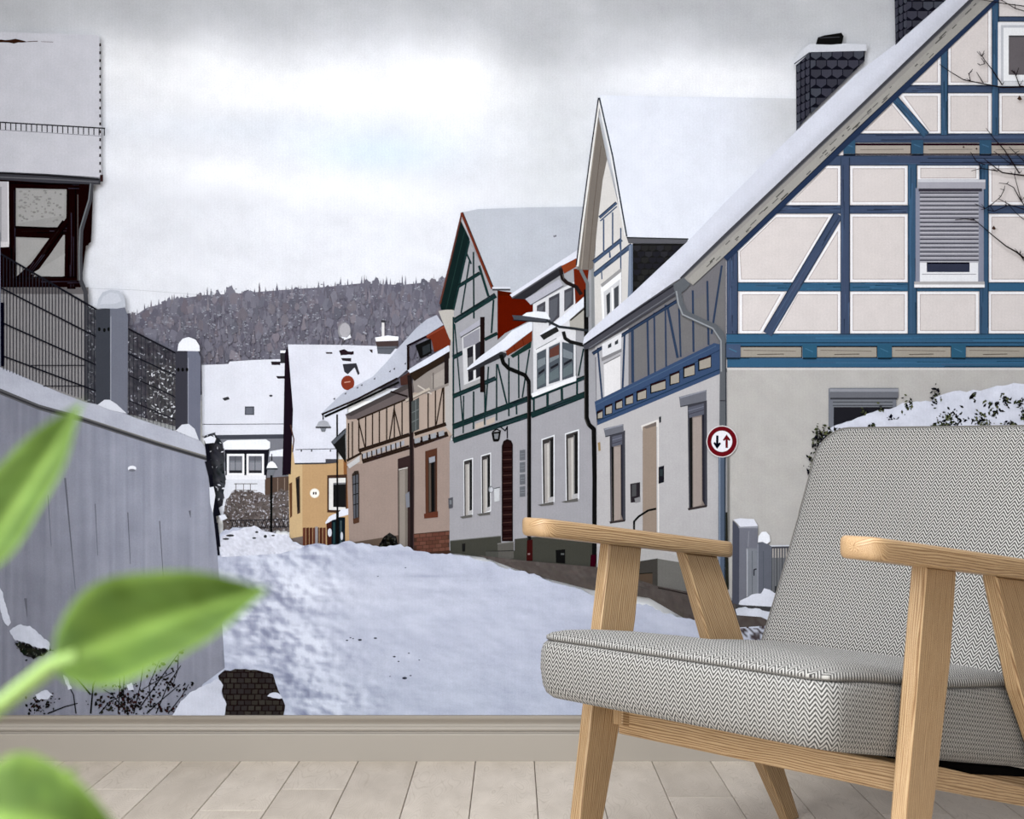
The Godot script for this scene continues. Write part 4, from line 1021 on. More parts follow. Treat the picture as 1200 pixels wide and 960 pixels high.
	for i in 17:
		sl2.append(rc(1075.5, 227 + i * 4.9, 1144, 228.6 + i * 4.9, hue(70, 69, 79)))
		sl2.append(rc(1075.5, 229.2 + i * 4.9, 1144, 230.2 + i * 4.9, hue(181, 180, 187)))
	ink(h, "shutter_slats", sl2, true)
	ink(h, "shutter_box", [rc(1073, 212, 1152, 223, hue(155, 154, 163)), rc(1073, 212.5, 1152, 215, hue(192, 192, 199)), rc(1074, 222.5, 1148, 226, hue(53, 52, 59))])
	ink(h, "window", [rc(1075.5, 309, 1143.5, 331, hue(218, 218, 222)), rc(1083.5, 309.5, 1133.5, 320, hue(48, 52, 68)), rc(1083.5, 308.5, 1133.5, 310.5, hue(18, 18, 23)), rc(1078, 322, 1141, 323, hue(151, 151, 156))])
	ink(h, "window_sill", [rc(1069, 331, 1151, 334.5, hue(161, 158, 159)), rc(1069, 334.5, 1151, 338, hue(223, 222, 225)), rc(1070, 338, 1150, 339.2, hue(36, 48, 63))])
	ink(h, "window", [rc(1166.5, 28.5, 1236, 103, hue(216, 216, 220)), rc(1170, 32, 1236, 99, hue(180, 182, 189)), rc(1173, 35, 1236, 97, hue(224, 225, 228)), rc(1179, 44, 1236, 90, hue(95, 91, 94)), rc(1179, 44, 1236, 46, hue(66, 64, 68)), rc(1168, 98, 1236, 103, hue(202, 203, 207))])
	ink(h, "window", [rc(969, 455.5, 1048, 520, hue(108, 111, 120)), rc(975, 469, 1044, 520, hue(30, 31, 36)), rc(974, 469, 1044, 477.5, hue(111, 113, 120)), rc(974, 471, 1044, 472.2, hue(67, 69, 76)), rc(974, 475, 1044, 476.2, hue(67, 69, 76))])
	ink(h, "shutter_box", [rc(970.5, 455, 1050.5, 467, hue(101, 103, 110)), rc(970.5, 456, 1050.5, 459.5, hue(137, 139, 146)), rc(971, 466.5, 1049, 468.6, hue(53, 54, 60))])
	# big roof
	ink(h, "verge_board", [pg([799, 327, 850, 276, 1000, 133, 1135, 2, 1345, -199, 1352, -183, 1162, 2, 1000, 154.5, 870, 279, 848, 301, 811, 335], hue(138, 135, 132)), pg([805, 328, 1000, 143, 1148, 2, 1348, -190, 1352, -183, 1162, 2, 1000, 154.5, 848, 301, 811, 335], hue(148, 145, 141))])
	var wear := []
	for i in 46:
		var t := rng.randf()
		var c := Vector2(808, 328).lerp(Vector2(1140, 9), t) + Vector2(1, 1) * rng.randf_range(-1, 5)
		var l := rng.randf_range(2, 9)
		wear.append(ln([c.x, c.y, c.x + l, c.y - l * 0.96], rng.randf_range(0.6, 1.6), hue(88, 86, 83) if i % 3 else hue(66, 64, 61)))
	stuff(ink(h, "board_weathering", wear, true))
	ink(h, "verge_board", [pg([1345, -199, 1354, -199, 1537, -24, 1537, 2, 1352, -178], hue(138, 135, 132))])
	ink(h, "rafter_beam", [ln([1350, -180, 1537, 0], 8.5, hue(38, 52, 78))])
	field(h, "snow_roof", [1330, -214, 1352, -224, 1372, -214, 1537, -56, 1537, -24, 1350, -203, 1345, -203], 6.0, snow_tone(hue(196, 198, 210), 0.02))
	field(h, "snow_roof", [682.5, 404.5, 684, 396, 690, 389, 738, 347, 807, 282, 850, 237, 932, 155, 1000, 90, 1047, 54, 1108, 1, 1330, -214, 1345, -203, 1135, 0, 1000, 131.5, 850, 274, 797, 327, 790, 331], 5.0, func(x: float, y: float):
		var d: float = (x - 850) * 0.69 + (y - 274) * 0.72
		var c := Color(0.775, 0.785, 0.83).lerp(Color(0.72, 0.725, 0.765), smoothstep(-14, -3, d))
		var n := fbm(x, y, 1.0) * 0.02
		return Color(c.r + n, c.g + n, c.b + n).srgb_to_linear())
	ink(h, "roof_edge", [ln([797, 328, 850, 276, 1000, 133.5, 1135, 3, 1345, -200], 4, hue(61, 61, 65)), ln([800, 327, 1000, 136, 1135, 6], 1.2, hue(90, 90, 94))])
	ink(h, "gutter", [pg([683, 404, 740, 366, 797, 328.5, 803, 334, 800, 341, 745, 376, 692, 409.5, 684, 410], hue(65, 66, 71)), ln([684, 405, 797, 330], 1.6, hue(31, 32, 35)), ln([690, 408.5, 798, 338.5], 1, hue(98, 100, 106)), pg([788, 335, 800, 326, 808, 334, 803, 340, 796, 345, 789, 341], hue(88, 90, 95))])
	ink(h, "downpipe", [ln([793, 340, 796, 356, 801, 368, 818, 376, 836, 384, 843, 391, 846, 402, 846, 437, 845.5, 500], 7.4, hue(87, 90, 95)), ln([791.5, 342, 794, 357, 799, 369.5, 834, 385.5, 843.6, 400, 844, 436], 1.6, hue(138, 141, 145)), ln([849, 402, 849.5, 500], 1.2, hue(45, 48, 53)), ln([842, 470, 849, 470], 1.2, hue(47, 49, 53))])
	ink(h, "downpipe", [ln([852, 505, 852, 640], 2.4, hue(107, 105, 103)), ln([849.5, 600, 851, 690], 3.4, hue(37, 35, 33))])
	chimney([[931, 73, 948, 62, 948, 134, 931.5, 155], [948, 62, 1011.5, 62, 1011, 74, 948, 136]], [928, 76, 938, 61, 947, 54, 975, 53, 1013, 54.5, 1013.5, 62, 948, 63.5, 930, 79.5], "dark slate chimney with a snowy cap behind the big roof, printed", true)
	chimney([[1045, -42, 1060, -50, 1060, 42, 1047, 55.5], [1060, -50, 1128, -50, 1128, -20, 1108, 1, 1060, 43]], [1041, -38, 1060, -58, 1132, -58, 1132, -49, 1060, -48, 1042, -36], "upper slate chimney near the top of the big gable, printed", false)
	var s := part("traffic_sign", "round red and white priority sign with two arrows, printed")
	ink(s, "pole", [pg([840.5, 534, 849, 534, 848.5, 700, 840.5, 700], hue(77, 88, 104)), ln([842, 534, 842, 700], 1.4, hue(120, 131, 147)), ln([848, 534, 848, 690], 1.2, hue(40, 48, 58))])
	ink(s, "sign_plate", [el(844.7, 517.5, 18.2, 18.6, hue(212, 206, 207), 40), el(844.7, 517.5, 17.2, 17.6, hue(96, 17, 26), 40), el(844.5, 517.3, 12.2, 12.4, hue(221, 220, 227), 36)])
	ink(s, "black_arrow", [ln([839.3, 510.5, 839, 521], 2.8, hue(10, 11, 13)), pg([834.5, 519.5, 836.2, 518, 839, 521.2, 841.9, 518.4, 843.6, 520, 839, 526.2], hue(10, 11, 13))])
	ink(s, "red_arrow", [ln([850.2, 525, 850, 513], 2.8, hue(93, 18, 27)), pg([845.6, 515.6, 850, 509.4, 854.6, 515.4, 852.9, 517, 850, 513.8, 847.2, 517], hue(93, 18, 27))])

func chimney(faces: Array, cap: Array, label: String, pot: bool):
	var c := part("chimney", label)
	ink(c, "chimney_stack", [pg(faces[0], hue(18, 18, 22)), pg(faces[1], hue(19, 19, 23))])
	for f in 2:
		var poly := pts(faces[f])
		var lo := poly[0]
		var hi := poly[0]
		for p in poly:
			lo = lo.min(p)
			hi = hi.max(p)
		var w := 5.4 if f == 0 else 12.5
		var hh := 9.5 if f == 0 else 11.0
		for r in 12:
			for i in range(-1, 7):
				var x := lo.x + i * w + (w * 0.5 if r % 2 and f == 1 else 0.0)
				var y := lo.y + r * hh + ((hi.x - x) * 0.5 if f == 0 else 0.0)
				var sh := PackedVector2Array([Vector2(x + 0.5, y), Vector2(x + w - 0.5, y - (2.5 if f == 0 else 0.0)), Vector2(x + w - 0.5, y + hh * 0.55), Vector2(x + w * 0.5, y + hh * (0.8 if f == 0 else 0.93)), Vector2(x + 0.5, y + hh * 0.6)])
				for q in Geometry2D.intersect_polygons(sh, poly):
					if absf(poly_area(q)) > 8.0:
						ink(c, "slate", [["p", q, [hue(50, 51, 61), hue(57, 58, 68), hue(63, 64, 74), hue(53, 54, 66)][rng.randi() % 4]]])
	ink(c, "snow_cap", [pg(cap, hue(191, 193, 200)), ln([cap[0] + 1, cap[1] + 1.5, cap[12] - 1 if cap.size() > 12 else cap[8], cap[13] + 0.5 if cap.size() > 13 else cap[9]], 1.4, hue(67, 69, 76))])
	if pot:
		ink(c, "chimney_cowl", [pg([954, 54.5, 956.5, 46.5, 964, 44, 984, 41, 986.5, 45, 984.5, 54, 972, 55], hue(14, 14, 16)), ln([958, 47, 982, 46], 0.8, hue(61, 59, 64))])

func poly_area(p: PackedVector2Array) -> float:
	var a := 0.0
	for i in p.size():
		a += p[i].cross(p[(i + 1) % p.size()])
	return a * 0.5

func print_gate_and_hedge():
	var p := part("pavement", "dark wet pavement strip between the houses and the snow, printed")
	field(p, "paving", [560, 650, 620, 657, 699, 664, 770, 686, 853, 702, 905, 720, 960, 735, 960, 760, 880, 760, 820, 735, 760, 700, 690, 690, 620, 672], 4.0, func(x: float, y: float):
		var v: float = nf.get_noise_2d(x * 2.0, y * 4.0) * 0.05
		return Color(0.30 + v, 0.275 + v, 0.265 + v).srgb_to_linear())
	ink(p, "kerb", [ln([770, 688, 812, 697, 850, 706], 1.4, hue(35, 33, 32)), ln([700, 672, 760, 690], 1, hue(66, 62, 59))])
	var g := part("garden_gate", "grey metal garden gate and railing with snowy posts, printed")
	ink(g, "low_wall", [pg([860, 706, 960, 706, 960, 722, 862, 716], hue(62, 62, 64))])
	var bars := []
	for i in 15:
		bars.append(ln([902.5 + i * 3.1, 641, 902.5 + i * 3.1, 700], 1.7, hue(89, 90, 96) if i % 2 else hue(75, 76, 81)))
	ink(g, "railing_back", [rc(900, 640, 950, 653, hue(166, 160, 156)), rc(900, 653, 950, 697, hue(106, 107, 111)), rc(906, 686, 920, 694, hue(24, 24, 26))])
	ink(g, "railing_bars", bars, true)
	ink(g, "top_rail", [ln([893, 641.3, 950, 640.3], 2.2, hue(65, 66, 71)), ln([895, 639.3, 948, 638.6], 1.4, hue(201, 203, 212))])
	ink(g, "gate_leaf", [pg([873.5, 642, 886, 642, 886, 700, 873.5, 700], hue(120, 123, 131)), ln([874, 643, 874, 698], 1.4, hue(162, 165, 174)), ln([880, 645, 880, 698], 1, hue(95, 98, 105)), ln([882, 674, 882, 667, 885, 666], 1.4, hue(37, 38, 43))])
	ink(g, "post", [pg([857, 609, 865.5, 619, 865.5, 708, 856.5, 706], hue(69, 72, 83)), pg([865, 617, 886.5, 617, 886, 642, 873, 642, 873, 706, 864.5, 708], hue(107, 109, 118)), rc(864, 616, 886.5, 618.5, hue(140, 142, 151)), ln([876, 622, 875, 640], 1, hue(130, 132, 141))])
	ink(g, "snow_cap", [pg([858, 608.5, 866, 607, 882, 608, 886.5, 616, 866, 617], hue(210, 212, 222))])
	ink(g, "post", [pg([885.5, 636, 894, 634, 902.5, 640, 902, 698, 886, 698], hue(93, 96, 105)), ln([886.5, 637, 886.5, 696], 1.2, hue(132, 135, 145)), ln([893, 645, 893, 696], 1, hue(80, 83, 92))])
	ink(g, "snow_cap", [pg([886.5, 635, 887, 628, 891, 623, 896, 622.5, 900, 627, 901, 634, 897, 637, 892, 634.5], hue(227, 229, 236))])
	var s := part("snow_bank", "heap of snow before the garden gate, printed")
	field(s, "snow_heap", [864, 707] + rough([866, 703, 880, 696, 890, 695, 894, 689, 900, 691, 906, 695, 925, 694, 950, 692], 0.8, 4) + [950, 712, 900, 710, 866, 708], 3.0, snow_tone(hue(207, 210, 222), 0.05))
	field(s, "snow_heap", rough([860, 712, 872, 710, 900, 716, 930, 724, 950, 730], 1.2, 4) + [950, 745, 905, 729, 890, 722, 862, 720], 3.0, snow_tone(hue(198, 202, 214), 0.06))
	field(s, "slush", [855, 735, 900, 732, 960, 742, 960, 780, 860, 770], 3.0, func(x: float, y: float):
		var v: float = nf.get_noise_2d(x * 1.2, y * 5.0)
		var c := Color(0.26, 0.24, 0.25).lerp(Color(0.74, 0.76, 0.82), smoothstep(-0.05, 0.2, v))
		return c.srgb_to_linear())
	# hedge buried in snow
	var h := part("hedge", "evergreen hedge buried in snow under the ground floor window, printed")
	var snow_line := [946, 560, 951, 543, 957, 522, 962, 511, 972, 501, 990, 494, 1008, 489, 1020, 483, 1040, 480, 1055, 473, 1070, 471, 1088, 470, 1100, 462, 1122, 459, 1145, 458, 1165, 453, 1185, 450, 1215, 449, 1280, 452, 1360, 450, 1420, 458, 1537, 455]
	field(h, "snow_blanket", rough(snow_line, 1.2, 6) + [1537, 800, 1010, 800, 1000, 640, 960, 575], 4.0, func(x: float, y: float):
		var n: float = fbm(x, y, 1.4) * 0.05 + nf.get_noise_2d(x * 0.8, y * 0.8) * 0.035
		return Color(0.785 + n, 0.795 + n, 0.845 + n).srgb_to_linear())
	var st := start()
	var spots := [[960, 530, 9, 22, 150], [966, 516, 8, 10, 50], [964, 550, 5, 18, 90], [952, 545, 8, 8, 30], [1093, 466, 5, 9, 20], [1062, 474, 5, 8, 18], [1030, 480, 3, 4, 8], [1011, 484, 3, 4, 8], [1112, 492, 14, 10, 60], [1098, 500, 10, 6, 30], [1147, 496, 9, 10, 48], [1163, 482, 6, 8, 22], [1137, 465, 4, 6, 14], [1175, 470, 6, 7, 20], [1190, 472, 5, 4, 10], [1156, 473, 5, 4, 9], [1197, 485, 5, 9, 22], [1180, 498, 6, 4, 14], [975, 505, 9, 4, 14], [990, 512, 7, 5, 12], [1043, 491, 5, 2, 6], [1018, 500, 5, 3, 8], [1240, 480, 14, 10, 50], [1300, 490, 16, 12, 50], [1380, 500, 24, 20, 70], [1460, 490, 22, 20, 70], [1260, 560, 40, 30, 90], [1400, 600, 60, 40, 120], [1070, 507, 6, 3, 8], [1030, 505, 12, 3, 12]]
	for s2 in spots:
		for i in int(s2[4] * 1.5):
			var c := Vector2(s2[0] + rng.randfn() * s2[2] * 0.6, s2[1] + rng.randfn() * s2[3] * 0.6)
			var a := rng.randf() * TAU
			var l := rng.randf_range(1.0, 3.2)
			var d := Vector2(cos(a), sin(a)) * l
			var o := d.orthogonal() * rng.randf_range(0.35, 0.6)
			var col: Color = [hue(17, 18, 16), hue(27, 28, 23), hue(52, 57, 37), hue(10, 10, 13), hue(80, 83, 57), hue(37, 36, 36)][rng.randi() % 6]
			fill(st, PackedVector2Array([c - d, c - d * 0.2 + o, c + d, c - d * 0.2 - o]), next_layer(), col)
	stuff(put(h, "evergreen_leaves", st.commit(), paper))

func print_left_house():
	var h := part("house", "white house with dark brown timbers beneath a thick snow roof, printed")
	ink(h, "lower_wall", [pg([-286, 335, 107, 338, 106, 480, -286, 450], hue(134, 132, 134)), pg([-286, 335, 107, 338, 107, 346, -286, 345], hue(94, 91, 93))])
	ink(h, "timbered_wall", [pg([-286, 206, 113, 214, 110, 285, 104, 290, 98, 338, -286, 338], hue(20, 12, 12))])
	for a in [[22, 222.5, 81.5, 224, 81, 257, 73, 268.5, 22, 266.5], [22.5, 279.5, 62, 281, 40, 310, 22.5, 326], [79.5, 274.5, 79, 325, 43, 325.5, 62, 300], [-60, 222, -20, 222, -20, 266, -60, 266], [-60, 280, -20, 280, -20, 325, -60, 325], [-140, 222, -75, 222, -75, 325, -140, 325]]:
		ink(h, "plaster_panel", [pg(a, hue(142, 141, 140)), pg([a[0] + 2, a[1] + 2, a[2] - 2, a[3] + 2, a[4] - 3, a[5] - 3, a[0] + 3, a[a.size() - 1] - 3], hue(150, 149, 148))])
	var sp := []
	for i in 70:
		var c := Vector2(rng.randf_range(26, 78), rng.randf_range(225, 262))
		sp.append(el(c.x, c.y, rng.randf_range(0.6, 2.4), rng.randf_range(0.6, 1.8), mix(hue(133, 132, 131), hue(116, 115, 114), rng.randf()), 7))
	stuff(ink(h, "plaster_stains", sp, true))
	timbers(h, hue(21, 12, 12), [[87.5, 215, 87, 340, 10], [22, 272.5, 82, 272.5, 9], [80, 262, 38, 320, 8], [6, 330, 98, 330, 9], [18, 215, 18, 338, 9], [15, 219, 112, 221, 6]])
	ink(h, "soffit", [pg([96, 217, 113, 217, 109, 240, 100, 268, 97, 250], hue(14, 9, 10)), pg([102, 270, 110, 258, 107, 289, 101, 290], hue(18, 12, 12)), ln([94.6, 230, 94.6, 330], 1, hue(80, 76, 77))])
	ink(h, "window", [pg([-30, 214, 13.5, 215, 14, 290, -30, 291], hue(175, 173, 177)), pg([-30, 220, 6, 221, 6, 284, -30, 284], hue(147, 146, 151)), pg([-30, 226, 1.5, 228, 1.5, 262, -30, 262], hue(36, 35, 39)), ln([13.5, 215, 14, 288], 1.4, hue(212, 210, 214))])
	ink(h, "window_sill", [pg([-30, 286, 14.5, 285, 14.5, 291, -30, 293], hue(198, 196, 199))])
	field(h, "snow_roof", [-286, 30, 0, 40.5, 60, 42.5, 117, 44.5, 120, 48, 121.5, 130, 122, 210, 60, 206, -286, 190], 6.0, func(x: float, y: float):
		var n := fbm(x, y, 0.8) * 0.02
		var c := Color(0.735, 0.735, 0.765)
		return Color(c.r + n, c.g + n, c.b + n).srgb_to_linear())
	ink(h, "bare_ridge_tiles", [pg(rough([-20, 48, 10, 50, 22, 49, 33, 51, 36, 52.5, 20, 54, 0, 52.5, -20, 51], 0.5, 5), hue(45, 25, 20)), ln([36, 52, 48, 51.5], 1, hue(93, 80, 77)), ln([52, 52, 66, 52.5], 0.7, hue(122, 114, 115))])
	var e := []
	for i in 17:
		e.append(rc(119.6, 54 + i * 9.2, 121.6, 57.5 + i * 9.2, hue(36, 32, 32)))
	ink(h, "verge_tiles", e, true)
	ink(h, "verge_tile", [rc(120.4, 207, 124, 215, hue(44, 26, 26))])
	var sg := part("snow_guard", "dark metal snow guard rail along the roof of the white house, printed")
	ink(sg, "rail", [ln([-286, 131, 0, 145.6, 126.5, 153], 1.6, hue(45, 45, 49))])
	ink(sg, "rail", [ln([-286, 140, 0, 154.5, 122, 162], 0.6, hue(108, 108, 115))])
	for i in 33:
		var x := 125.5 - i * 6.05
		ink(sg, "bar", [ln([x, 153 - (126.5 - x) * 0.058, x, 161.5 - (126.5 - x) * 0.058], 1.3, hue(53, 53, 58))])
	ink(h, "gutter", [pg([-286, 190, 0, 203.5, 60, 206.5, 121, 211.5, 121, 218.5, 60, 216.5, 0, 212.5, -286, 200], hue(54, 54, 59)), ln([-286, 191.5, 0, 205, 60, 208, 120, 212.5], 1.4, hue(19, 19, 21)), ln([0, 209.5, 60, 212, 119, 215.5], 1.6, hue(89, 89, 94))])
	ink(h, "downpipe", [ln([111, 217, 109, 236, 103, 256, 98.5, 272, 97.5, 300, 98, 330, 103.5, 343, 104.5, 360, 104.5, 470], 5, hue(62, 63, 68)), ln([109.6, 217, 107.5, 236, 97.2, 270, 96.2, 300, 96.6, 330], 1.2, hue(110, 113, 117))])

func print_road():
	var r := part("road", "snow-covered street curving between the houses, printed")
	# the ploughed bank runs down the near side of the street; the sheet shows its lumps and hollows
	var mound := func(x: float, y: float) -> float:
		var xr := 322.0 + 46.0 * smoothstep(735.0, 840.0, y) + 12.0 * smoothstep(700.0, 640.0, y) + 7.0 * sin(y * 0.11)
		var near_bank := bump(x, 0, xr + 4, 0, 62, 1)
		var h := 15.0 * bump(x, 0, xr + 12, 0, 26, 1) * smoothstep(648.0, 690.0, y) + 8.0 * bump(x, y, 285, 668, 45, 16) + 5.0 * bump(x, y, 350, 690, 50, 16)
		return h + nf.get_noise_2d(x * 0.26, y * 0.4) * (0.6 + 11.0 * near_bank) + nf.get_noise_2d(x * 0.8, y * 1.2) * (0.3 + 1.8 * near_bank) + fbm(x * 0.6, y * 1.6, 1.0) * 2.0
	var dark := [[415, 647, 70, 4, -0.035], [500, 674, 40, 2, -0.07], [520, 692, 30, 4, -0.05], [360, 652, 60, 2, -0.035], [300, 770, 30, 4, 0.05], [420, 735, 60, 22, 0.02], [286, 727, 9, 2, -0.09], [292, 742, 8, 2.4, -0.1], [300, 757, 9, 3, -0.1], [281, 752, 7, 2, -0.08], [276, 738, 6, 2, -0.06], [283, 765, 7, 2, -0.07], [560, 720, 60, 3, 0.02], [470, 705, 40, 3, 0.02]]
	var edge := rough([255, 640, 262, 622, 280, 617, 300, 619, 312, 622, 330, 627, 345, 634, 358, 639, 372, 636, 390, 638, 410, 634, 430, 637, 450, 640, 470, 638, 490, 645, 510, 648, 528, 648, 545, 650, 560, 655, 575, 658, 590, 664, 610, 668, 625, 672, 640, 678, 660, 684, 680, 690, 697, 697, 720, 706, 740, 706, 760, 708, 775, 716, 795, 722, 815, 726, 840, 738, 880, 752], 1.3, 4)
	field(r, "snow_surface", edge + [1000, 770, 1537, 790, 1537, 836, 215, 836, 225, 800, 262, 770, 258, 690, 252, 660], 2.6, func(x: float, y: float):
		var v := 0.0
		for l in dark:
			var dx: float = (x - l[0]) / l[2]
			var dy: float = (y - l[1]) / l[3]
			var q := dx * dx + dy * dy
			if q < 6.0:
				v += l[4] * exp(-q)
		var slope: float = mound.call(x + 2.5, y - 1.0) - mound.call(x - 2.5, y + 1.5)
		v += clampf(-slope * 0.026, -0.2, 0.10)
		v += nf.get_noise_2d(x * 0.9, y * 1.5) * 0.012 + fbm(x * 0.5, y * 1.4, 1.0) * 0.04
		var c := Color(0.69, 0.71, 0.78).lerp(Color(0.67, 0.695, 0.765), smoothstep(740, 830, y)).lerp(Color(0.75, 0.765, 0.825), 0.6 * bump(x, y, 420, 690, 160, 22))
		return Color(c.r + v, c.g + v, c.b + v * 0.9).srgb_to_linear())
	for q in [[408, 749, 1.5], [412, 746, 1.2], [423, 748.5, 2.4], [415, 747, 1.2], [463, 768, 1.8], [468, 773.5, 1.3], [480, 764, 1.3], [475, 793, 3], [482, 790, 1.4], [458, 791, 1.0], [492, 772, 1.1], [444, 674.5, 1], [441, 746.5, 2], [476, 664.5, 1]]:
		ink(r, "grit", [el(q[0], q[1], q[2], q[2] * 0.5, hue(55, 58, 68), 8)])
	var hp := part("snow_bank", "lumpy snow heap at the far end of the street, printed")
	field(hp, "snow_heap", rough([258, 640, 262, 628, 275, 622, 288, 618, 300, 616, 312, 622, 322, 624, 338, 626, 345, 634], 0.9, 4) + [356, 641, 330, 648, 262, 652], 2.4, func(x: float, y: float):
		var n: float = nf.get_noise_2d(x * 1.3, y * 1.8) * 0.09 + fbm(x, y, 1.6) * 0.06
		return Color(0.785 + n, 0.795 + n, 0.845 + n).srgb_to_linear())
	for q in [[272, 627, 5, 1.4], [267, 631, 4, 1.2], [313, 628, 2, 2], [303, 623, 2, 1.2], [322, 627, 2, 1], [300, 630, 2.5, 1]]:
		ink(hp, "dark_clod", [el(q[0], q[1], q[2], q[3], hue(52, 51, 55), 8)])
	var p := part("bare_paving", "dark wet cobbles showing through the snow, printed")
	var rim := [258, 790] + rough([258, 790, 266, 784, 290, 781.5, 312, 785, 322, 788, 325, 800, 331, 812, 336, 826, 334, 836], 1.2, 5) + [262, 836, 264, 815]
	ink(p, "joints", [pg(rim, hue(23, 21, 21))])
	var clip := pts(rim)
	for j in 9:
		for i in 11:
			var x := 256.0 + i * 8.2 + (4.0 if j % 2 else 0.0)
			var y := 780.0 + j * 6.4
			var s := PackedVector2Array([Vector2(x + rng.randf(), y + rng.randf()), Vector2(x + 7.3, y + rng.randf()), Vector2(x + 7.4 - rng.randf(), y + 5.6), Vector2(x + rng.randf(), y + 5.5)])
			for q in Geometry2D.intersect_polygons(s, clip):
				if absf(poly_area(q)) > 4.0:
					ink(p, "cobble", [["p", q, [hue(47, 44, 41), hue(40, 37, 36), hue(52, 49, 46), hue(44, 41, 40)][rng.randi() % 4]]])
	ink(p, "snow_patch", [pg(rough([315, 814, 322, 809, 331, 812, 333, 816, 326, 817, 315, 814], 0.8, 3), hue(192, 196, 210))])

func print_retaining_wall():
	var w := part("retaining_wall", "tall grey rendered garden wall streaked with damp, topped with snow, printed")
	field(w, "render", [-286, 380, 0, 456, 100, 490, 187, 519, 244, 538, 251, 590, 255, 619, 259.5, 681, 265.8, 781, 240, 800, 225, 836, -286, 836], 3.2, func(x: float, y: float):
		var streak: float = nz.get_noise_2d(x * 5.0, y * 0.22) * 0.045 + nz.get_noise_2d(x * 11.0 + 300, y * 0.12) * 0.03
		var n: float = fbm(x, y, 0.8) * 0.03
		var c := Color(0.47, 0.478, 0.528).lerp(Color(0.535, 0.547, 0.603), smoothstep(30, 150, x))
		c = c.lerp(Color(0.46, 0.465, 0.51), smoothstep(600, 800, y) * 0.5)
		var v := n + streak
		return Color(c.r + v, c.g + v, c.b + v).srgb_to_linear())
	for q in [[80, 560, 92, 690, 2.4], [34, 700, 36, 722, 3.4], [153, 600, 156, 660, 1.2], [225, 598, 226, 606, 2.4], [190, 610, 196, 700, 1.2], [115, 590, 118, 650, 1], [60, 580, 64, 640, 1], [210, 690, 214, 760, 1.2]]:
		ink(w, "damp_streak", [ln([q[0], q[1], q[2], q[3]], q[4], hue(89, 90, 100), 0.6)])
	ink(w, "drain_stub", [el(158, 549, 5, 3.4, hue(223, 225, 234), 12), el(158, 551, 4, 1.6, hue(107, 108, 118), 12)])
	ink(w, "coping", [pg([-286, 372, 0, 453, 50, 473, 100, 487, 187, 516, 245, 533, 245, 540, 187, 523, 100, 495, 50, 481, 0, 461, -286, 382], hue(83, 83, 87)), ln([-286, 378, 0, 458, 50, 478, 100, 492, 187, 520.5, 245, 538], 2.2, hue(52, 51, 55)), ln([100, 488, 187, 517, 244, 534], 2.4, hue(121, 118, 114))])
	field(w, "snow_cap", [-286, 345, 0, 429, 20, 437, 42, 447, 75, 461, 104, 472, 118, 474, 133, 478, 162, 490, 185, 498, 208, 505, 225, 510, 237, 516, 243, 524, 244.5, 534, 187, 517, 100, 488.5, 50, 474.5, 0, 454, -286, 374], 4.0, snow_tone(hue(167, 170, 183), 0.05))
	var sh := part("garden_view", "bare bushes and plants seen through the wire fence, printed")
	twig_mass(sh, [153, 387, 220, 422, 209, 500, 153, 485], hue(61, 60, 66), hue(164, 165, 176), 360, 2.6)
	twig_mass(sh, [176, 428, 209, 428, 209, 498, 176, 492], hue(68, 67, 70), hue(228, 230, 238), 260, 2.8)
	twig_mass(sh, [106, 360, 118, 366, 116, 474, 106, 472], hue(61, 62, 67), hue(152, 154, 164), 90, 2.6)
	var f := part("wire_fence", "dark wire mesh fence between grey posts on top of the wall, printed")
	var bars := []
	for i in 33:
		var x := 8.5 + i * 3.78
		bars.append(ln([x, 301 + (x - 7) * 0.584, x, 431 + x * 0.37], 0.9, hue(37, 37, 43)))
	for i in 15:
		var x := 155.0 + i * 4.6
		bars.append(ln([x, 387 + (x - 153) * 0.514, x, 486 + (x - 153) * 0.36], 0.7, hue(41, 42, 47)))
	for i in 70:
		var x := -22.0 - i * 3.78
		bars.append(ln([x, 284 + x * 0.55, x, 424 + x * 0.3], 0.9, hue(40, 41, 48)))
	stuff(ink(f, "thin_bars", bars, true))
	for y in [284.0, 323.0, 362.0, 400.0]:
		ink(f, "rail", [ln([-286, y - 286 * 0.5, -20, y - 10], 1.9, hue(30, 31, 37))])
	for q in [[5, 299, 132, 373, 2.2], [5, 338.5, 131.5, 403.5, 1.8], [4, 378, 131, 435, 1.8], [4, 416.5, 130, 464, 1.8], [153, 386, 223, 422, 2], [153, 415, 223, 447.5, 1.5], [155, 441, 223, 472.5, 1.3], [155, 470, 223, 498, 1.2], [40, 429, 104, 429, 1], [55, 453, 104, 453, 1]]:
		ink(f, "rail", [ln([q[0], q[1], q[2], q[3]], q[4], hue(26, 27, 31))])
	ink(f, "dark_upright", [rc(5, 356, 9.5, 430, hue(12, 12, 14)), ln([132, 372, 131.5, 478], 1.4, hue(19, 20, 23)), ln([222.6, 421, 222.3, 508], 1.4, hue(19, 20, 23))])
	ink(f, "post", [pg([-20, 258, 0, 262, 5, 275, 5.5, 431, -20, 423], hue(108, 112, 128))])
	ink(f, "post", [pg([116, 364, 133, 362, 133, 479, 116, 474], hue(58, 60, 68))])
	ink(f, "post", [pg([132.5, 362, 150, 362, 153.5, 372, 153, 486, 133, 479], hue(103, 106, 118)), ln([133.5, 372, 133.3, 478], 1, hue(143, 147, 158))])
	ink(f, "snow_cap", [pg([117, 362.5, 119, 352, 124, 344, 133, 341, 143, 342, 149, 349, 151, 361, 141, 363], hue(176, 180, 190)), pg([121, 358, 124, 349, 133, 344, 142, 346, 146, 354, 140, 357], hue(190, 194, 204))])
	ink(f, "post", [pg([208.5, 413, 223, 412, 223, 508, 208.5, 504], hue(54, 55, 63))])
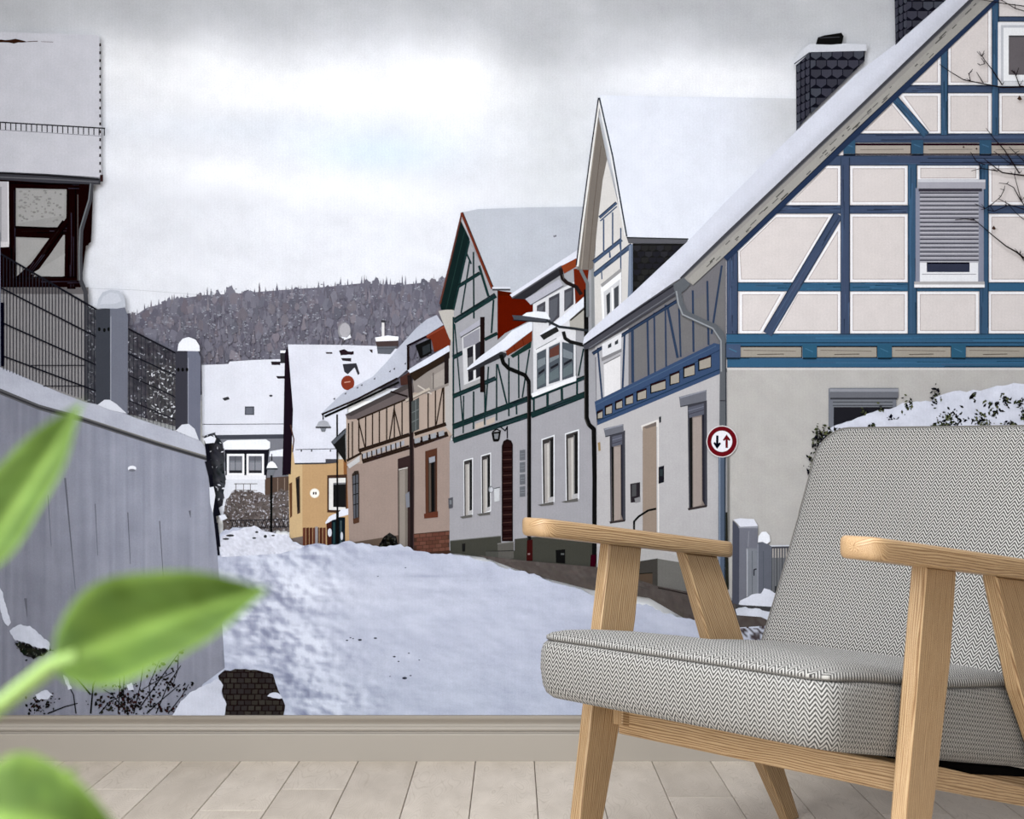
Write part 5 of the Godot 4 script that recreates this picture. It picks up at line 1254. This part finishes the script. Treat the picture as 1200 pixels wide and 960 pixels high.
	ink(f, "post", [pg([222.5, 412, 235, 412, 238, 420, 237.5, 517, 223, 508], hue(101, 104, 119)), ln([223.5, 420, 223.3, 506], 1, hue(137, 140, 152))])
	ink(f, "snow_cap", [pg([211, 412, 212, 404, 217, 398, 224, 396, 232, 399, 236.5, 406, 237, 412.5], hue(223, 225, 234))])
	ink(f, "snow_drift", [pg([118, 475, 126, 469, 132, 469, 140, 474, 152, 485, 133, 481], hue(201, 204, 214))])
	ink(f, "snow_drift", [pg([209, 505, 216, 498, 224, 497, 231, 503, 236, 516, 223, 511], hue(201, 204, 214))])
	for q in [[120, 387], [126, 388], [131, 387], [212, 434], [217, 434], [222, 434]]:
		ink(f, "clamp", [el(q[0], q[1], 1.6, 2.4, hue(16, 16, 19), 10)])
	var d := part("climbing_shrub", "dark snowy branches hanging at the end of the grey wall, printed")
	ink(d, "branch", [ln([244, 512, 250, 560, 254, 600, 259, 650], 5, hue(20, 19, 22), 2.5), ln([246, 540, 250, 556], 7, hue(27, 26, 29)), ln([252, 582, 258, 604], 7, hue(21, 20, 23)), ln([256, 612, 259, 640], 4, hue(21, 20, 23))])
	ink(d, "snow", [pg([241, 514, 250, 511, 256, 514, 254, 519, 244, 520], hue(215, 218, 228)), pg([248, 571, 253, 570, 255, 580, 252, 601, 249, 590], hue(210, 213, 223)), pg([259, 604, 266, 602, 269, 607, 262, 610], hue(210, 213, 223))])

func print_shrubs():
	# rose bushes at the foot of the wall
	var s := part("rose_bush", "thorny rose stems with dark hips at the foot of the grey wall, printed")
	var stems := [[110, 834, 113, 800, 127, 772, 2], [110, 812, 96, 795, 82, 782, 2], [93, 834, 90, 812, 82, 797, 1.4], [142, 834, 144, 800, 142, 775, 1.4], [150, 834, 148, 806, 150, 776, 1.2], [160, 834, 168, 800, 172, 770, 1.2], [168, 826, 190, 795, 212, 764, 1.3], [175, 834, 196, 815, 214, 800, 1.2], [186, 834, 200, 800, 215, 778, 1.2], [150, 830, 135, 812, 125, 806, 1.1], [180, 826, 178, 800, 190, 772, 1.1], [200, 834, 215, 815, 224, 800, 1.1], [60, 834, 80, 826, 95, 822, 1.6], [205, 786, 190, 794, 170, 806, 1], [120, 834, 132, 820, 150, 812, 1.1], [212, 766, 211, 784, 206, 800, 0.9]]
	for q in stems:
		ink(s, "stem", [ln([q[0], q[1], q[2], q[3], q[4], q[5]], q[6], hue(21, 18, 18), q[6] * 0.6)])
	var st := start()
	for k in [[46, 825, 12, 8, 40], [62, 820, 8, 6, 18], [150, 812, 18, 14, 80], [146, 826, 24, 6, 60], [190, 800, 20, 14, 46], [210, 806, 14, 8, 26], [170, 824, 26, 8, 60], [42, 755, 10, 8, 46], [30, 748, 6, 6, 18], [55, 760, 8, 4, 16], [215, 762, 2, 2, 5], [120, 820, 8, 8, 14], [190, 775, 14, 8, 16], [196, 828, 14, 4, 20]]:
		for i in k[4]:
			var c := Vector2(k[0] + rng.randfn() * k[2] * 0.65, minf(834, k[1] + rng.randfn() * k[3] * 0.65))
			var l := rng.randf_range(0.9, 2.6)
			var a := rng.randf() * TAU
			var dd := Vector2(cos(a), sin(a)) * l
			var o := dd.orthogonal() * rng.randf_range(0.5, 0.8)
			fill(st, PackedVector2Array([c - dd, c + o, c + dd, c - o]), next_layer(), [hue(16, 14, 14), hue(22, 20, 18), hue(38, 36, 29), hue(45, 28, 23), hue(13, 13, 14)][rng.randi() % 5])
	stuff(put(s, "leaves_and_hips", st.commit(), paper))
	var n := part("snow_bank", "fresh snow lying at the foot of the grey wall, printed")
	field(n, "snow_heap", rough([205, 836, 215, 820, 228, 808, 245, 800, 258, 793, 264, 800, 262, 810, 268, 822, 266, 836], 1.2, 4), 2.6, snow_tone(hue(192, 196, 210), 0.05))
	var q2 := part("snowy_branch", "evergreen branch laden with snow against the grey wall, printed")
	for o in [[16, 738, 26, 730, 40, 733, 54, 744, 63, 752, 62, 760, 48, 757, 34, 752, 22, 748, 16, 738], [2, 688, 7, 690, 12, 710, 18, 728, 14, 733, 8, 726, 4, 706, 2, 688], [135, 780, 140, 774, 141, 786, 138, 794, 135, 780], [78, 788, 83, 790, 88, 806, 84, 806, 78, 788], [152, 800, 158, 798, 160, 806, 154, 808, 152, 800], [46, 812, 60, 806, 66, 812, 58, 818, 48, 818, 46, 812]]:
		field(q2, "snow", rough(o, 1.3, 2.5), 2.0, snow_tone(hue(188, 192, 205), 0.07))
	twig_mass(q2, rough([22, 750, 34, 753, 48, 758, 60, 760, 54, 768, 40, 770, 30, 764, 22, 750], 2.0, 3), hue(28, 30, 26), hue(90, 92, 84), 60, 2.2)

func print_bare_branches():
	var b := part("bare_branches", "thin bare twigs reaching in front of the big gable, printed")
	var list := [[1260, 2, 1225, 16, 1200, 12, 1170, 8, 1135, 2, 1.8], [1240, 22, 1205, 20, 1185, 14, 1170, 5, 1160, 0, 1.4], [1290, 100, 1240, 108, 1200, 105, 1170, 106, 1145, 101, 1125, 97, 1110, 88, 1097, 79, 2.2], [1170, 103, 1158, 85, 1150, 75, 1143, 64, 1.4], [1150, 78, 1144, 80, 1, 1], [1146, 70, 1149, 63, 1, 1], [1190, 104, 1185, 90, 1180, 86, 1.3], [1186, 92, 1189, 83, 1, 1], [1148, 101, 1143, 93, 1140, 88, 1.2], [1133, 98, 1131, 90, 1, 1], [1260, 214, 1230, 211, 1200, 209, 1170, 205, 1155, 194, 1148, 188, 2.6], [1190, 206, 1172, 178, 1160, 165, 1151, 153, 1.6], [1250, 190, 1215, 200, 1200, 196, 1185, 182, 1178, 175, 1.4], [1165, 203, 1145, 200, 1134, 203, 1.2], [1150, 196, 1140, 192, 1133, 181, 1.1], [1200, 197, 1180, 195, 1160, 180, 1.1], [1260, 262, 1225, 254, 1200, 249, 1180, 243, 1165, 235, 1.8], [1200, 249, 1190, 235, 1183, 222, 1175, 218, 1166, 217, 1.3], [1192, 238, 1184, 208, 1, 1], [1172, 225, 1168, 233, 1160, 240, 1, 1], [1200, 262, 1193, 258, 1186, 252, 1175, 240, 1, 1], [1260, 372, 1215, 322, 1200, 308, 1186, 297, 1175, 291, 1160, 279, 1146, 267, 1135, 258, 2.6], [1138, 260, 1126, 259, 1115, 260, 1.2], [1190, 300, 1196, 308, 1210, 312, 1.4], [1160, 240, 1150, 247, 1138, 241, 1.1], [1175, 244, 1160, 250, 1152, 248, 1]]
	for q in list:
		var pt: Array = q.slice(0, q.size() - 1 if q.size() % 2 == 1 else q.size() - 2)
		ink(b, "twig", [ln(pt, q[q.size() - 1], hue(22, 17, 18), 0.7)])
	var buds := []
	for i in 90:
		var q: Array = list[rng.randi() % list.size()]
		var k := (rng.randi() % int(q.size() / 2.0 - 1)) * 2
		buds.append(ln([q[k], q[k + 1], q[k] + rng.randf_range(-6, 5), q[k + 1] + rng.randf_range(-7, 3)], 0.9, hue(27, 21, 22), 0.5))
	stuff(ink(b, "side_twigs", buds, true))
	for q in [[1190, 118, 3], [1160, 269, 2.6], [1125, 175, 1.4], [1140, 177, 1.4]]:
		ink(b, "dry_leaf", [pg([q[0] - q[2], q[1] + q[2] * 0.4, q[0], q[1] - q[2], q[0] + q[2], q[1] + q[2] * 0.6, q[0], q[1] + q[2]], hue(63, 43, 38))])

# ---------------------------------------------------------------- the armchair
# chair axes: x across the seat, y up, z towards the front edge of the seat
func inset(p: PackedVector2Array, by: float) -> PackedVector2Array:
	# convex outline moved inwards
	var out := PackedVector2Array()
	var n := p.size()
	var sgn := 1.0 if poly_area(p) > 0 else -1.0
	for i in n:
		var a := p[(i + n - 1) % n]
		var b := p[i]
		var c := p[(i + 1) % n]
		var n1 := (b - a).normalized().orthogonal() * -sgn
		var n2 := (c - b).normalized().orthogonal() * -sgn
		var m := (n1 + n2)
		m = m / maxf(m.length_squared() * 0.5, 0.2)
		out.append(b + m * by)
	return out

func side_board(outline: Array, w0: float, w1: float, bev: float, along: Vector2) -> ArrayMesh:
	# a board cut to an outline in the side plane (depth, height), w0..w1 across, edges eased by bev
	var p := pts(outline)
	var q := inset(p, bev)
	var st := start()
	var ax := along.normalized()
	var pr := ax.orthogonal()
	var o := Vector2(rng.randf(), rng.randf())
	var P := func(v: Vector2, w: float) -> Vector3: return Vector3(w, v.y, -v.x)
	var mid := Vector2.ZERO
	for v in p:
		mid += v / p.size()
	var uvf := func(v: Vector2) -> Vector2: return Vector2(v.dot(pr) / 0.09, v.dot(ax) / 0.42) + o
	var uvs := func(v: Vector2, w: float) -> Vector2: return Vector2(w / 0.09, v.dot(ax) / 0.42) + o * 2.0
	var k := Geometry2D.triangulate_polygon(q)
	for s in [[w0, -1.0], [w1, 1.0]]:
		for i in range(0, k.size(), 3):
			tri(st, P.call(q[k[i]], s[0]), P.call(q[k[i + 1]], s[0]), P.call(q[k[i + 2]], s[0]), Vector3(s[1], 0, 0), uvf.call(q[k[i]]), uvf.call(q[k[i + 1]]), uvf.call(q[k[i + 2]]))
	var n := p.size()
	for i in n:
		var j := (i + 1) % n
		var out2 := (p[i] + p[j]) * 0.5 - mid
		var out := Vector3(0, out2.y, -out2.x)
		quad(st, P.call(p[i], w0 + bev), P.call(p[j], w0 + bev), P.call(p[j], w1 - bev), P.call(p[i], w1 - bev), out, uvs.call(p[i], w0), uvs.call(p[j], w0), uvs.call(p[j], w1), uvs.call(p[i], w1))
		for s in [[w0, w0 + bev, -1.0], [w1, w1 - bev, 1.0]]:
			quad(st, P.call(q[i], s[0]), P.call(q[j], s[0]), P.call(p[j], s[1]), P.call(p[i], s[1]), out.normalized() + Vector3(s[2], 0, 0), uvf.call(q[i]), uvf.call(q[j]), uvf.call(p[j]), uvf.call(p[i]))
	return st.commit()

func skin(st: SurfaceTool, rows: Array, uv: Array, closed: bool):
	# a smooth skin over rows of points (SurfaceTool makes the normals)
	for r in rows.size() - 1:
		var a: Array = rows[r]
		var b: Array = rows[r + 1]
		var n := a.size()
		for i in (n if closed else n - 1):
			var j := (i + 1) % n
			for t in [[a[i], uv[r][i]], [a[j], uv[r][i + 1]], [b[j], uv[r + 1][i + 1]], [a[i], uv[r][i]], [b[j], uv[r + 1][i + 1]], [b[i], uv[r + 1][i]]]:
				st.set_uv(t[1])
				st.add_vertex(t[0])

func skinned(rows: Array, uv: Array, closed: bool, centre: Vector3) -> ArrayMesh:
	var st := start()
	st.set_smooth_group(0)
	skin(st, rows, uv, closed)
	st.index()
	st.generate_normals()
	var m := st.commit()
	# turn the skin outside out if needed
	var arr := m.surface_get_arrays(0)
	var v: PackedVector3Array = arr[Mesh.ARRAY_VERTEX]
	var nn: PackedVector3Array = arr[Mesh.ARRAY_NORMAL]
	var s := 0.0
	for i in v.size():
		s += nn[i].dot((v[i] - centre).normalized())
	if s < 0.0:
		var st2 := start()
		st2.set_smooth_group(0)
		var rr := rows.duplicate()
		var uu := uv.duplicate()
		rr.reverse()
		uu.reverse()
		skin(st2, rr, uu, closed)
		st2.index()
		st2.generate_normals()
		return st2.commit()
	return m

func round_rect(x0: float, x1: float, y0: float, y1: float, r: float, n: int) -> PackedVector2Array:
	var out := PackedVector2Array()
	var cs := [[x1 - r, y1 - r, 0.0], [x0 + r, y1 - r, PI / 2], [x0 + r, y0 + r, PI], [x1 - r, y0 + r, PI * 1.5]]
	for c in cs:
		for i in n + 1:
			var a: float = c[2] + PI / 2 * i / n
			out.append(Vector2(c[0] + r * cos(a), c[1] + r * sin(a)))
	# points along the straight sides too, so that the outline can bend
	var full := PackedVector2Array()
	for i in out.size():
		var a := out[i]
		var b := out[(i + 1) % out.size()]
		full.append(a)
		var m := int(a.distance_to(b) / 0.035)
		for k in range(1, m):
			full.append(a.lerp(b, float(k) / m))
	return full

func tube(line: PackedVector3Array, r: float, closed: bool, n := 6) -> ArrayMesh:
	var rows := []
	var uv := []
	var m := line.size()
	for i in (m + 1 if closed else m):
		var p := line[i % m]
		var t := (line[(i + 1) % m] - line[(i + m - 1) % m]) if closed else (line[mini(i + 1, m - 1)] - line[maxi(i - 1, 0)])
		t = t.normalized()
		var u := t.cross(Vector3.UP if absf(t.y) < 0.9 else Vector3.RIGHT).normalized()
		var v := t.cross(u)
		var row := []
		var ur := []
		for k in n + 1:
			var a := TAU * k / n
			row.append(p + (u * cos(a) + v * sin(a)) * r)
			ur.append(Vector2(float(k) / n, i * 0.1))
		ur.append(Vector2.ZERO)
		rows.append(row)
		uv.append(ur)
	var st := start()
	st.set_smooth_group(0)
	skin(st, rows, uv, false)
	st.index()
	st.generate_normals()
	return st.commit()

func armchair():
	var a := thing("armchair", "grey herringbone armchair with light wooden arms and slanted legs", "armchair", Vector3(0.1468, 0, -2.208), -0.8161)
	var W := 0.60
	var T := 0.0235
	for s in 2:
		var w0 := 0.0 if s == 0 else W - T
		var w1 := w0 + T
		var fl := side_board([-0.001, 0.562, 0.082, 0.552, 0.066, 0.43, 0.030, 0.27, -0.044, 0.0, -0.092, 0.0], w0, w1, 0.003, Vector2(-0.16, -1))
		put(a, "front_leg", fl, M.wood[0])
		var rl := side_board([0.196, 0.536, 0.290, 0.524, 0.372, 0.36, 0.548, 0.0, 0.508, 0.0, 0.27, 0.36], w0, w1, 0.003, Vector2(0.55, -1))
		put(a, "rear_leg", rl, M.wood[1])
		put(a, "armrest", arm_mesh(0.5 * (w0 + w1) + (0.004 if s == 0 else 0.012)), M.wood[1])
		# side rail under the seat, inside the legs
		var r0 := T + 0.001 if s == 0 else W - T - 0.023
		put(a, "side_rail", side_board([0.005, 0.296, 0.42, 0.178, 0.42, 0.148, 0.005, 0.262], r0, r0 + 0.022, 0.002, Vector2(1, -0.27)), M.wood[0])
	put(a, "front_rail", across_board(0.022, 0.046, 0.242, 0.283, T + 0.0005, W - T - 0.0005), M.wood[0])
	put(a, "rear_rail", across_board(0.405, 0.428, 0.158, 0.20, T + 0.0005, W - T - 0.0005), M.wood[1])
	# webbing under the cushion
	put(a, "seat_webbing", side_board([0.055, 0.284, 0.40, 0.213, 0.40, 0.200, 0.055, 0.268], 0.052, W - 0.052, 0.002, Vector2(1, -0.2)), M.web)
	seat(a)
	back(a)

func arm_mesh(wc: float) -> ArrayMesh:
	# a slim plank with rounded ends and edges, falling towards the rear
	var rows := []
	var uv := []
	var d0 := -0.178
	var d1 := 0.318
	var n := 26
	for i in n + 1:
		var t := float(i) / n
		var e := 0.5 - 0.5 * cos(PI * t)
		var d := lerpf(d0, d1, e)
		var near := minf(d - d0, d1 - d)
		var r := 0.024
		var hw := 0.0315
		if near < r:
			hw -= r - sqrt(maxf(0.0, r * r - (r - near) * (r - near)))
		var hh := 0.0145
		if near < 0.009:
			hh -= 0.009 - sqrt(maxf(0.0, 0.009 * 0.009 - (0.009 - near) * (0.009 - near)))
		hh = maxf(hh, 0.0004)
		hw = maxf(hw, 0.0004)
		var yc := 0.5605 - 0.126 * d + 0.0145
		var row := []
		var ur := []
		var rr := minf(0.008, minf(hw, hh) * 0.9)
		var o := round_rect(-hw, hw, -hh, hh, rr, 4)
		if o.size() != 20:
			o = o.slice(0, 20)
		var acc := 0.0
		for k in o.size():
			row.append(Vector3(wc + o[k].x, yc + o[k].y, -d))
			ur.append(Vector2(acc / 0.09, d / 0.42))
			acc += o[k].distance_to(o[(k + 1) % o.size()])
		ur.append(Vector2(acc / 0.09, d / 0.42))
		if i == 0 or i == n:
			# close the end with one point
			var dot := []
			for k in row.size():
				dot.append(Vector3(wc, yc, -d))
			if i == 0:
				rows.append(dot)
				uv.append(ur)
			rows.append(row)
			uv.append(ur)
			if i == n:
				rows.append(dot)
				uv.append(ur)
			continue
		rows.append(row)
		uv.append(ur)
	return skinned(rows, uv, true, Vector3(wc, 0.56, -0.07))

func across_board(da: float, db: float, ya: float, yb: float, w0: float, w1: float) -> ArrayMesh:
	var st := start()
	var b := 0.002
	var c := round_rect(-db, -da, ya, yb, b, 1)
	var acc := 0.0
	for i in c.size():
		var p := c[i]
		var q := c[(i + 1) % c.size()]
		var l := p.distance_to(q)
		var out := (p + q) * 0.5 - Vector2(-(da + db) / 2, (ya + yb) / 2)
		quad(st, Vector3(w0, p.y, p.x), Vector3(w1, p.y, p.x), Vector3(w1, q.y, q.x), Vector3(w0, q.y, q.x), Vector3(0, out.y, out.x), Vector2(acc / 0.09, w0 / 0.42), Vector2(acc / 0.09, w1 / 0.42), Vector2((acc + l) / 0.09, w1 / 0.42), Vector2((acc + l) / 0.09, w0 / 0.42))
		acc += l
	return st.commit()

const WEAVE := 0.061    # metres of cloth across one sheet of the weave (eight columns)

func seat(a: Node3D):
	var x0 := 0.032
	var x1 := 0.568
	var d0 := -0.188
	var d1 := 0.42
	var ybot := func(d: float) -> float: return 0.336 - 0.205 * (d - d0)
	var yseam := func(d: float) -> float: return 0.424 - 0.142 * (d - d0) + 0.006 * sin((d - d0) * 16.0) * 0.4
	# side band: rings from the underside to the seam
	var rows := []
	var uv := []
	var ring := [[0.030, 0.0], [0.012, 0.008], [0.004, 0.08], [0.0, 0.2], [-0.003, 0.5], [-0.002, 0.8], [0.001, 0.93], [0.005, 0.985], [0.010, 1.0]]
	var outline := round_rect(x0, x1, d0, d1, 0.040, 6)
	for g in ring:
		var row := []
		var ur := []
		var acc := 0.0
		for k in outline.size():
			var c := Vector2(clampf(outline[k].x, x0 + 0.268, x1 - 0.268), clampf(outline[k].y, d0 + 0.268, d1 - 0.268))
			var v: Vector2 = outline[k] + (c - outline[k]) * g[0] / 0.268
			var lo: float = ybot.call(v.y)
			var hi: float = yseam.call(v.y)
			var y := lerpf(lo, hi, g[1])
			row.append(Vector3(v.x, y, -v.y))
			ur.append(Vector2(acc / WEAVE, -(y - lo) / WEAVE))
			acc += outline[k].distance_to(outline[(k + 1) % outline.size()])
		ur.append(Vector2(acc / WEAVE, ur[0].y))
		rows.append(row)
		uv.append(ur)
	var cushion := put(a, "seat_cushion", skinned(rows, uv, true, Vector3(0.3, 0.36, -0.1)), M.fabric)
	cushion.set_meta("label", "thick grey herringbone seat cushion")
	# top panel: a crowned cloth sewn on along the seam
	var top := []
	var tuv := []
	var crown := [[0.010, -0.001], [0.004, 0.003], [0.004, 0.007], [0.010, 0.0115], [0.025, 0.0165], [0.055, 0.021], [0.10, 0.0245], [0.16, 0.027], [0.22, 0.028], [0.268, 0.028]]
	for g in crown:
		var r := maxf(0.040 - g[0] * 0.12, 0.004)
		var o := round_rect(x0 + g[0], x1 - g[0], d0 + g[0], d1 - g[0], r, 6)
		var base := round_rect(x0, x1, d0, d1, 0.040, 6)
		var row := []
		var ur := []
		for k in base.size():
			# shrink the full outline towards the middle so that every ring has the same points
			var c := Vector2(clampf(base[k].x, x0 + 0.268, x1 - 0.268), clampf(base[k].y, d0 + 0.268, d1 - 0.268))
			var v: Vector2 = base[k] + (c - base[k]).normalized() * g[0] * (c - base[k]).length() / 0.268
			var y: float = yseam.call(v.y) + g[1]
			row.append(Vector3(v.x, y, -v.y))
			ur.append(Vector2(v.x / WEAVE, v.y / WEAVE))
		ur.append(ur[0])
		top.append(row)
		tuv.append(ur)
	put(cushion, "seat_top_panel", skinned(top, tuv, true, Vector3(0.3, 0.2, -0.1)), M.fabric)
	var line := PackedVector3Array()
	for v in round_rect(x0 + 0.006, x1 - 0.006, d0 + 0.006, d1 - 0.006, 0.037, 6):
		line.append(Vector3(v.x, yseam.call(v.y) + 0.0025, -v.y))
	put(cushion, "piping", tube(line, 0.002, true), M.piping)

func back(a: Node3D):
	# padded back leaning away from the seat: u across, s up along the slope
	var foot := Vector2(0.362, 0.317)
	var dir := Vector2(0.208, 0.381).normalized()
	var nrm := Vector2(-dir.y, dir.x)     # towards the front
	var x0 := 0.045
	var x1 := 0.555
	var s0 := -0.08
	var s1 := 0.497
	var base := round_rect(x0, x1, s0, s1, 0.062, 8)
	var put3 := func(u: float, s: float, off: float) -> Vector3:
		var lean := 0.018 * pow(clampf((s - 0.1) / 0.4, 0, 1), 2.0)
		var q: Vector2 = foot + dir * s + nrm * (off + lean)
		return Vector3(u, q.y, -q.x)
	var rows := []
	var uv := []
	# from the rim of the front round to the middle of the rear
	var prof := [[0.255, 0.010], [0.16, 0.0098], [0.11, 0.009], [0.06, 0.0075], [0.03, 0.005], [0.012, 0.0015], [0.003, -0.003], [0.0, -0.009]]
	var prof2 := [[0.0, -0.009], [0.0, -0.035], [0.001, -0.052], [0.006, -0.060], [0.02, -0.064], [0.10, -0.066], [0.255, -0.066]]
	for pr in [[prof, "back_cushion"], [prof2, "back_shell"]]:
		rows = []
		uv = []
		for g in pr[0]:
			var row := []
			var ur := []
			for k in base.size():
				var c := Vector2(clampf(base[k].x, x0 + 0.255, x1 - 0.255), clampf(base[k].y, s0 + 0.255, s1 - 0.255))
				var v: Vector2 = base[k] + (c - base[k]) * g[0] / 0.255
				if g[0] >= 0.255:
					v = c
				row.append(put3.call(v.x, v.y, g[1]))
				ur.append(Vector2(v.x / WEAVE, -v.y / WEAVE))
			ur.append(ur[0])
			rows.append(row)
			uv.append(ur)
		var m: Vector3 = put3.call(0.3, 0.2, -0.03)
		var o := put(a, pr[1], skinned(rows, uv, true, m), M.fabric)
		if pr[1] == "back_cushion":
			o.set_meta("label", "tall leaning herringbone backrest with rounded corners")
			var line := PackedVector3Array()
			for v in base:
				line.append(put3.call(v.x, v.y, -0.006))
			put(o, "piping", tube(line, 0.0026, true), M.piping)

# ---------------------------------------------------------------- the plant beside the lens
func leaf(parent: Node3D, base: Vector3, tip: Vector3, width: float, face: Vector3, bend: float, dark: Color, pale: Color):
	# a pointed leaf folded along its midrib; face is the way its upper side looks
	var ax := tip - base
	var l := ax.length()
	var t := ax / l
	var side := t.cross(face).normalized()
	var up := side.cross(t).normalized()
	var st := start()
	st.set_smooth_group(0)
	var n := 16
	var m := 8
	var g := []
	for i in n + 1:
		var s := float(i) / n
		var hw := width * 0.5 * pow(sin(PI * pow(s, 0.75)), 0.85) * (1.0 - 0.25 * s)
		var row := []
		for j in m + 1:
			var q := float(j) / m * 2.0 - 1.0
			var wave := sin(s * 13.0 + q * 2.0) * 0.03 * width * absf(q)
			var p := base + ax * s + side * q * hw + up * (bend * l * sin(PI * s) + absf(q) * hw * 0.42 + wave)
			var vein := smoothstep(0.12, 0.0, absf(q)) * 0.7 + smoothstep(0.75, 1.0, absf(q)) * 0.55
			var blot := clampf(nf.get_noise_2d(i * 9.0 + base.x * 900.0, j * 7.0) * 0.6 + 0.3, 0, 1) * 0.45
			row.append([p, dark.lerp(pale, clampf(vein + blot, 0, 1)).srgb_to_linear()])
		g.append(row)
	for i in n:
		for j in m:
			for v in [g[i][j], g[i][j + 1], g[i + 1][j + 1], g[i][j], g[i + 1][j + 1], g[i + 1][j]]:
				st.set_color(v[1])
				st.add_vertex(v[0])
	st.index()
	st.generate_normals()
	put(parent, "leaf", st.commit(), M.leaf)

func plant():
	var root := Vector3(-0.235, 0, -0.42)
	var p := thing("potted_plant", "leafy green house plant standing in front of the mural wall", "plant", root)
	# pot with a rolled rim
	var rows := []
	var uv := []
	for g in [[0.0, 0.0], [0.075, 0.0], [0.082, 0.004], [0.105, 0.20], [0.112, 0.205], [0.113, 0.222], [0.108, 0.226], [0.101, 0.222], [0.099, 0.19]]:
		var row := []
		var ur := []
		for k in 33:
			row.append(Vector3(g[0] * cos(TAU * k / 32), g[1], g[0] * sin(TAU * k / 32)))
			ur.append(Vector2(k / 32.0, g[1]))
		ur.append(Vector2.ZERO)
		rows.append(row)
		uv.append(ur)
	put(p, "pot", skinned(rows, uv, false, Vector3(0, 0.1, 0)), M.pot)
	var soil := CylinderMesh.new()
	soil.top_radius = 0.1
	soil.bottom_radius = 0.09
	soil.height = 0.03
	put(p, "soil", soil, M.soil).position = Vector3(0, 0.185, 0)
	var eye := Vector3(-root.x, EYE, -root.z)
	var at3 := func(x: float, y: float, z: float) -> Vector3:
		return eye + Vector3((x - 600.0) / 1543.0 * z, (524.0 - y) / 1543.0 * z, -z)
	var dk := Color(0.225, 0.30, 0.11)
	var pl := Color(0.45, 0.55, 0.26)
	var heart: Vector3 = Vector3(0.01, 0.40, 0.0)
	var leaves := [
		[at3.call(58, 782, 0.385), at3.call(318, 690, 0.40), 0.037, Vector3(0.1, 0.55, 0.85), 0.03],
		[at3.call(-40, 680, 0.40), at3.call(100, 468, 0.41), 0.028, Vector3(-0.3, 0.25, 0.9), -0.02],
		[at3.call(-60, 965, 0.37), at3.call(165, 1010, 0.36), 0.038, Vector3(0.0, 0.7, 0.7), 0.16],
		[at3.call(-160, 900, 0.40), at3.call(22, 905, 0.41), 0.014, Vector3(0.0, 0.8, 0.6), 0.02],
		[at3.call(-30, 1010, 0.38), at3.call(95, 898, 0.40), 0.014, Vector3(-0.3, 0.5, 0.8), 0.03],
		[Vector3(-0.01, 0.50, 0.02), Vector3(-0.12, 0.60, 0.06), 0.05, Vector3(0, 1, 0.3), 0.05],
		[Vector3(0.0, 0.42, -0.02), Vector3(0.02, 0.50, -0.13), 0.05, Vector3(0, 1, 0.3), 0.05],
		[Vector3(-0.01, 0.46, 0.01), Vector3(-0.09, 0.52, -0.10), 0.05, Vector3(0, 1, 0.3), 0.05],
		[Vector3(0.0, 0.36, 0.02), Vector3(0.05, 0.42, 0.12), 0.05, Vector3(0, 1, 0.3), 0.05],
		[Vector3(-0.01, 0.58, 0.0), Vector3(-0.10, 0.70, 0.02), 0.05, Vector3(0.3, 0.6, 0.3), 0.05]]
	put(p, "stem", tube(PackedVector3Array([Vector3(0, 0.18, 0), Vector3(0.004, 0.3, 0.002), Vector3(0.0, 0.42, 0.004), Vector3(-0.008, 0.52, 0.006), Vector3(-0.012, 0.62, 0.004)]), 0.0045, false, 8), M.stem)
	var k := 0
	for l in leaves:
		leaf(p, l[0], l[1], l[2], l[3], l[4], dk, pl)
		var foot: float = clampf(l[0].y - 0.08, 0.3, 0.6)
		var root_p := Vector3(-0.004 - (0.008 if foot > 0.5 else 0.0), foot, 0.004)
		var mid: Vector3 = root_p.lerp(l[0], 0.5) + Vector3(0, 0.012, 0)
		if k == 0:
			mid = at3.call(-30, 850, 0.385)
		put(p, "leaf_stalk", tube(PackedVector3Array([root_p, mid, l[0], l[0].lerp(l[1], 0.12)]), 0.0026 if k == 0 else 0.0018, false, 8), M.stem)
		k += 1
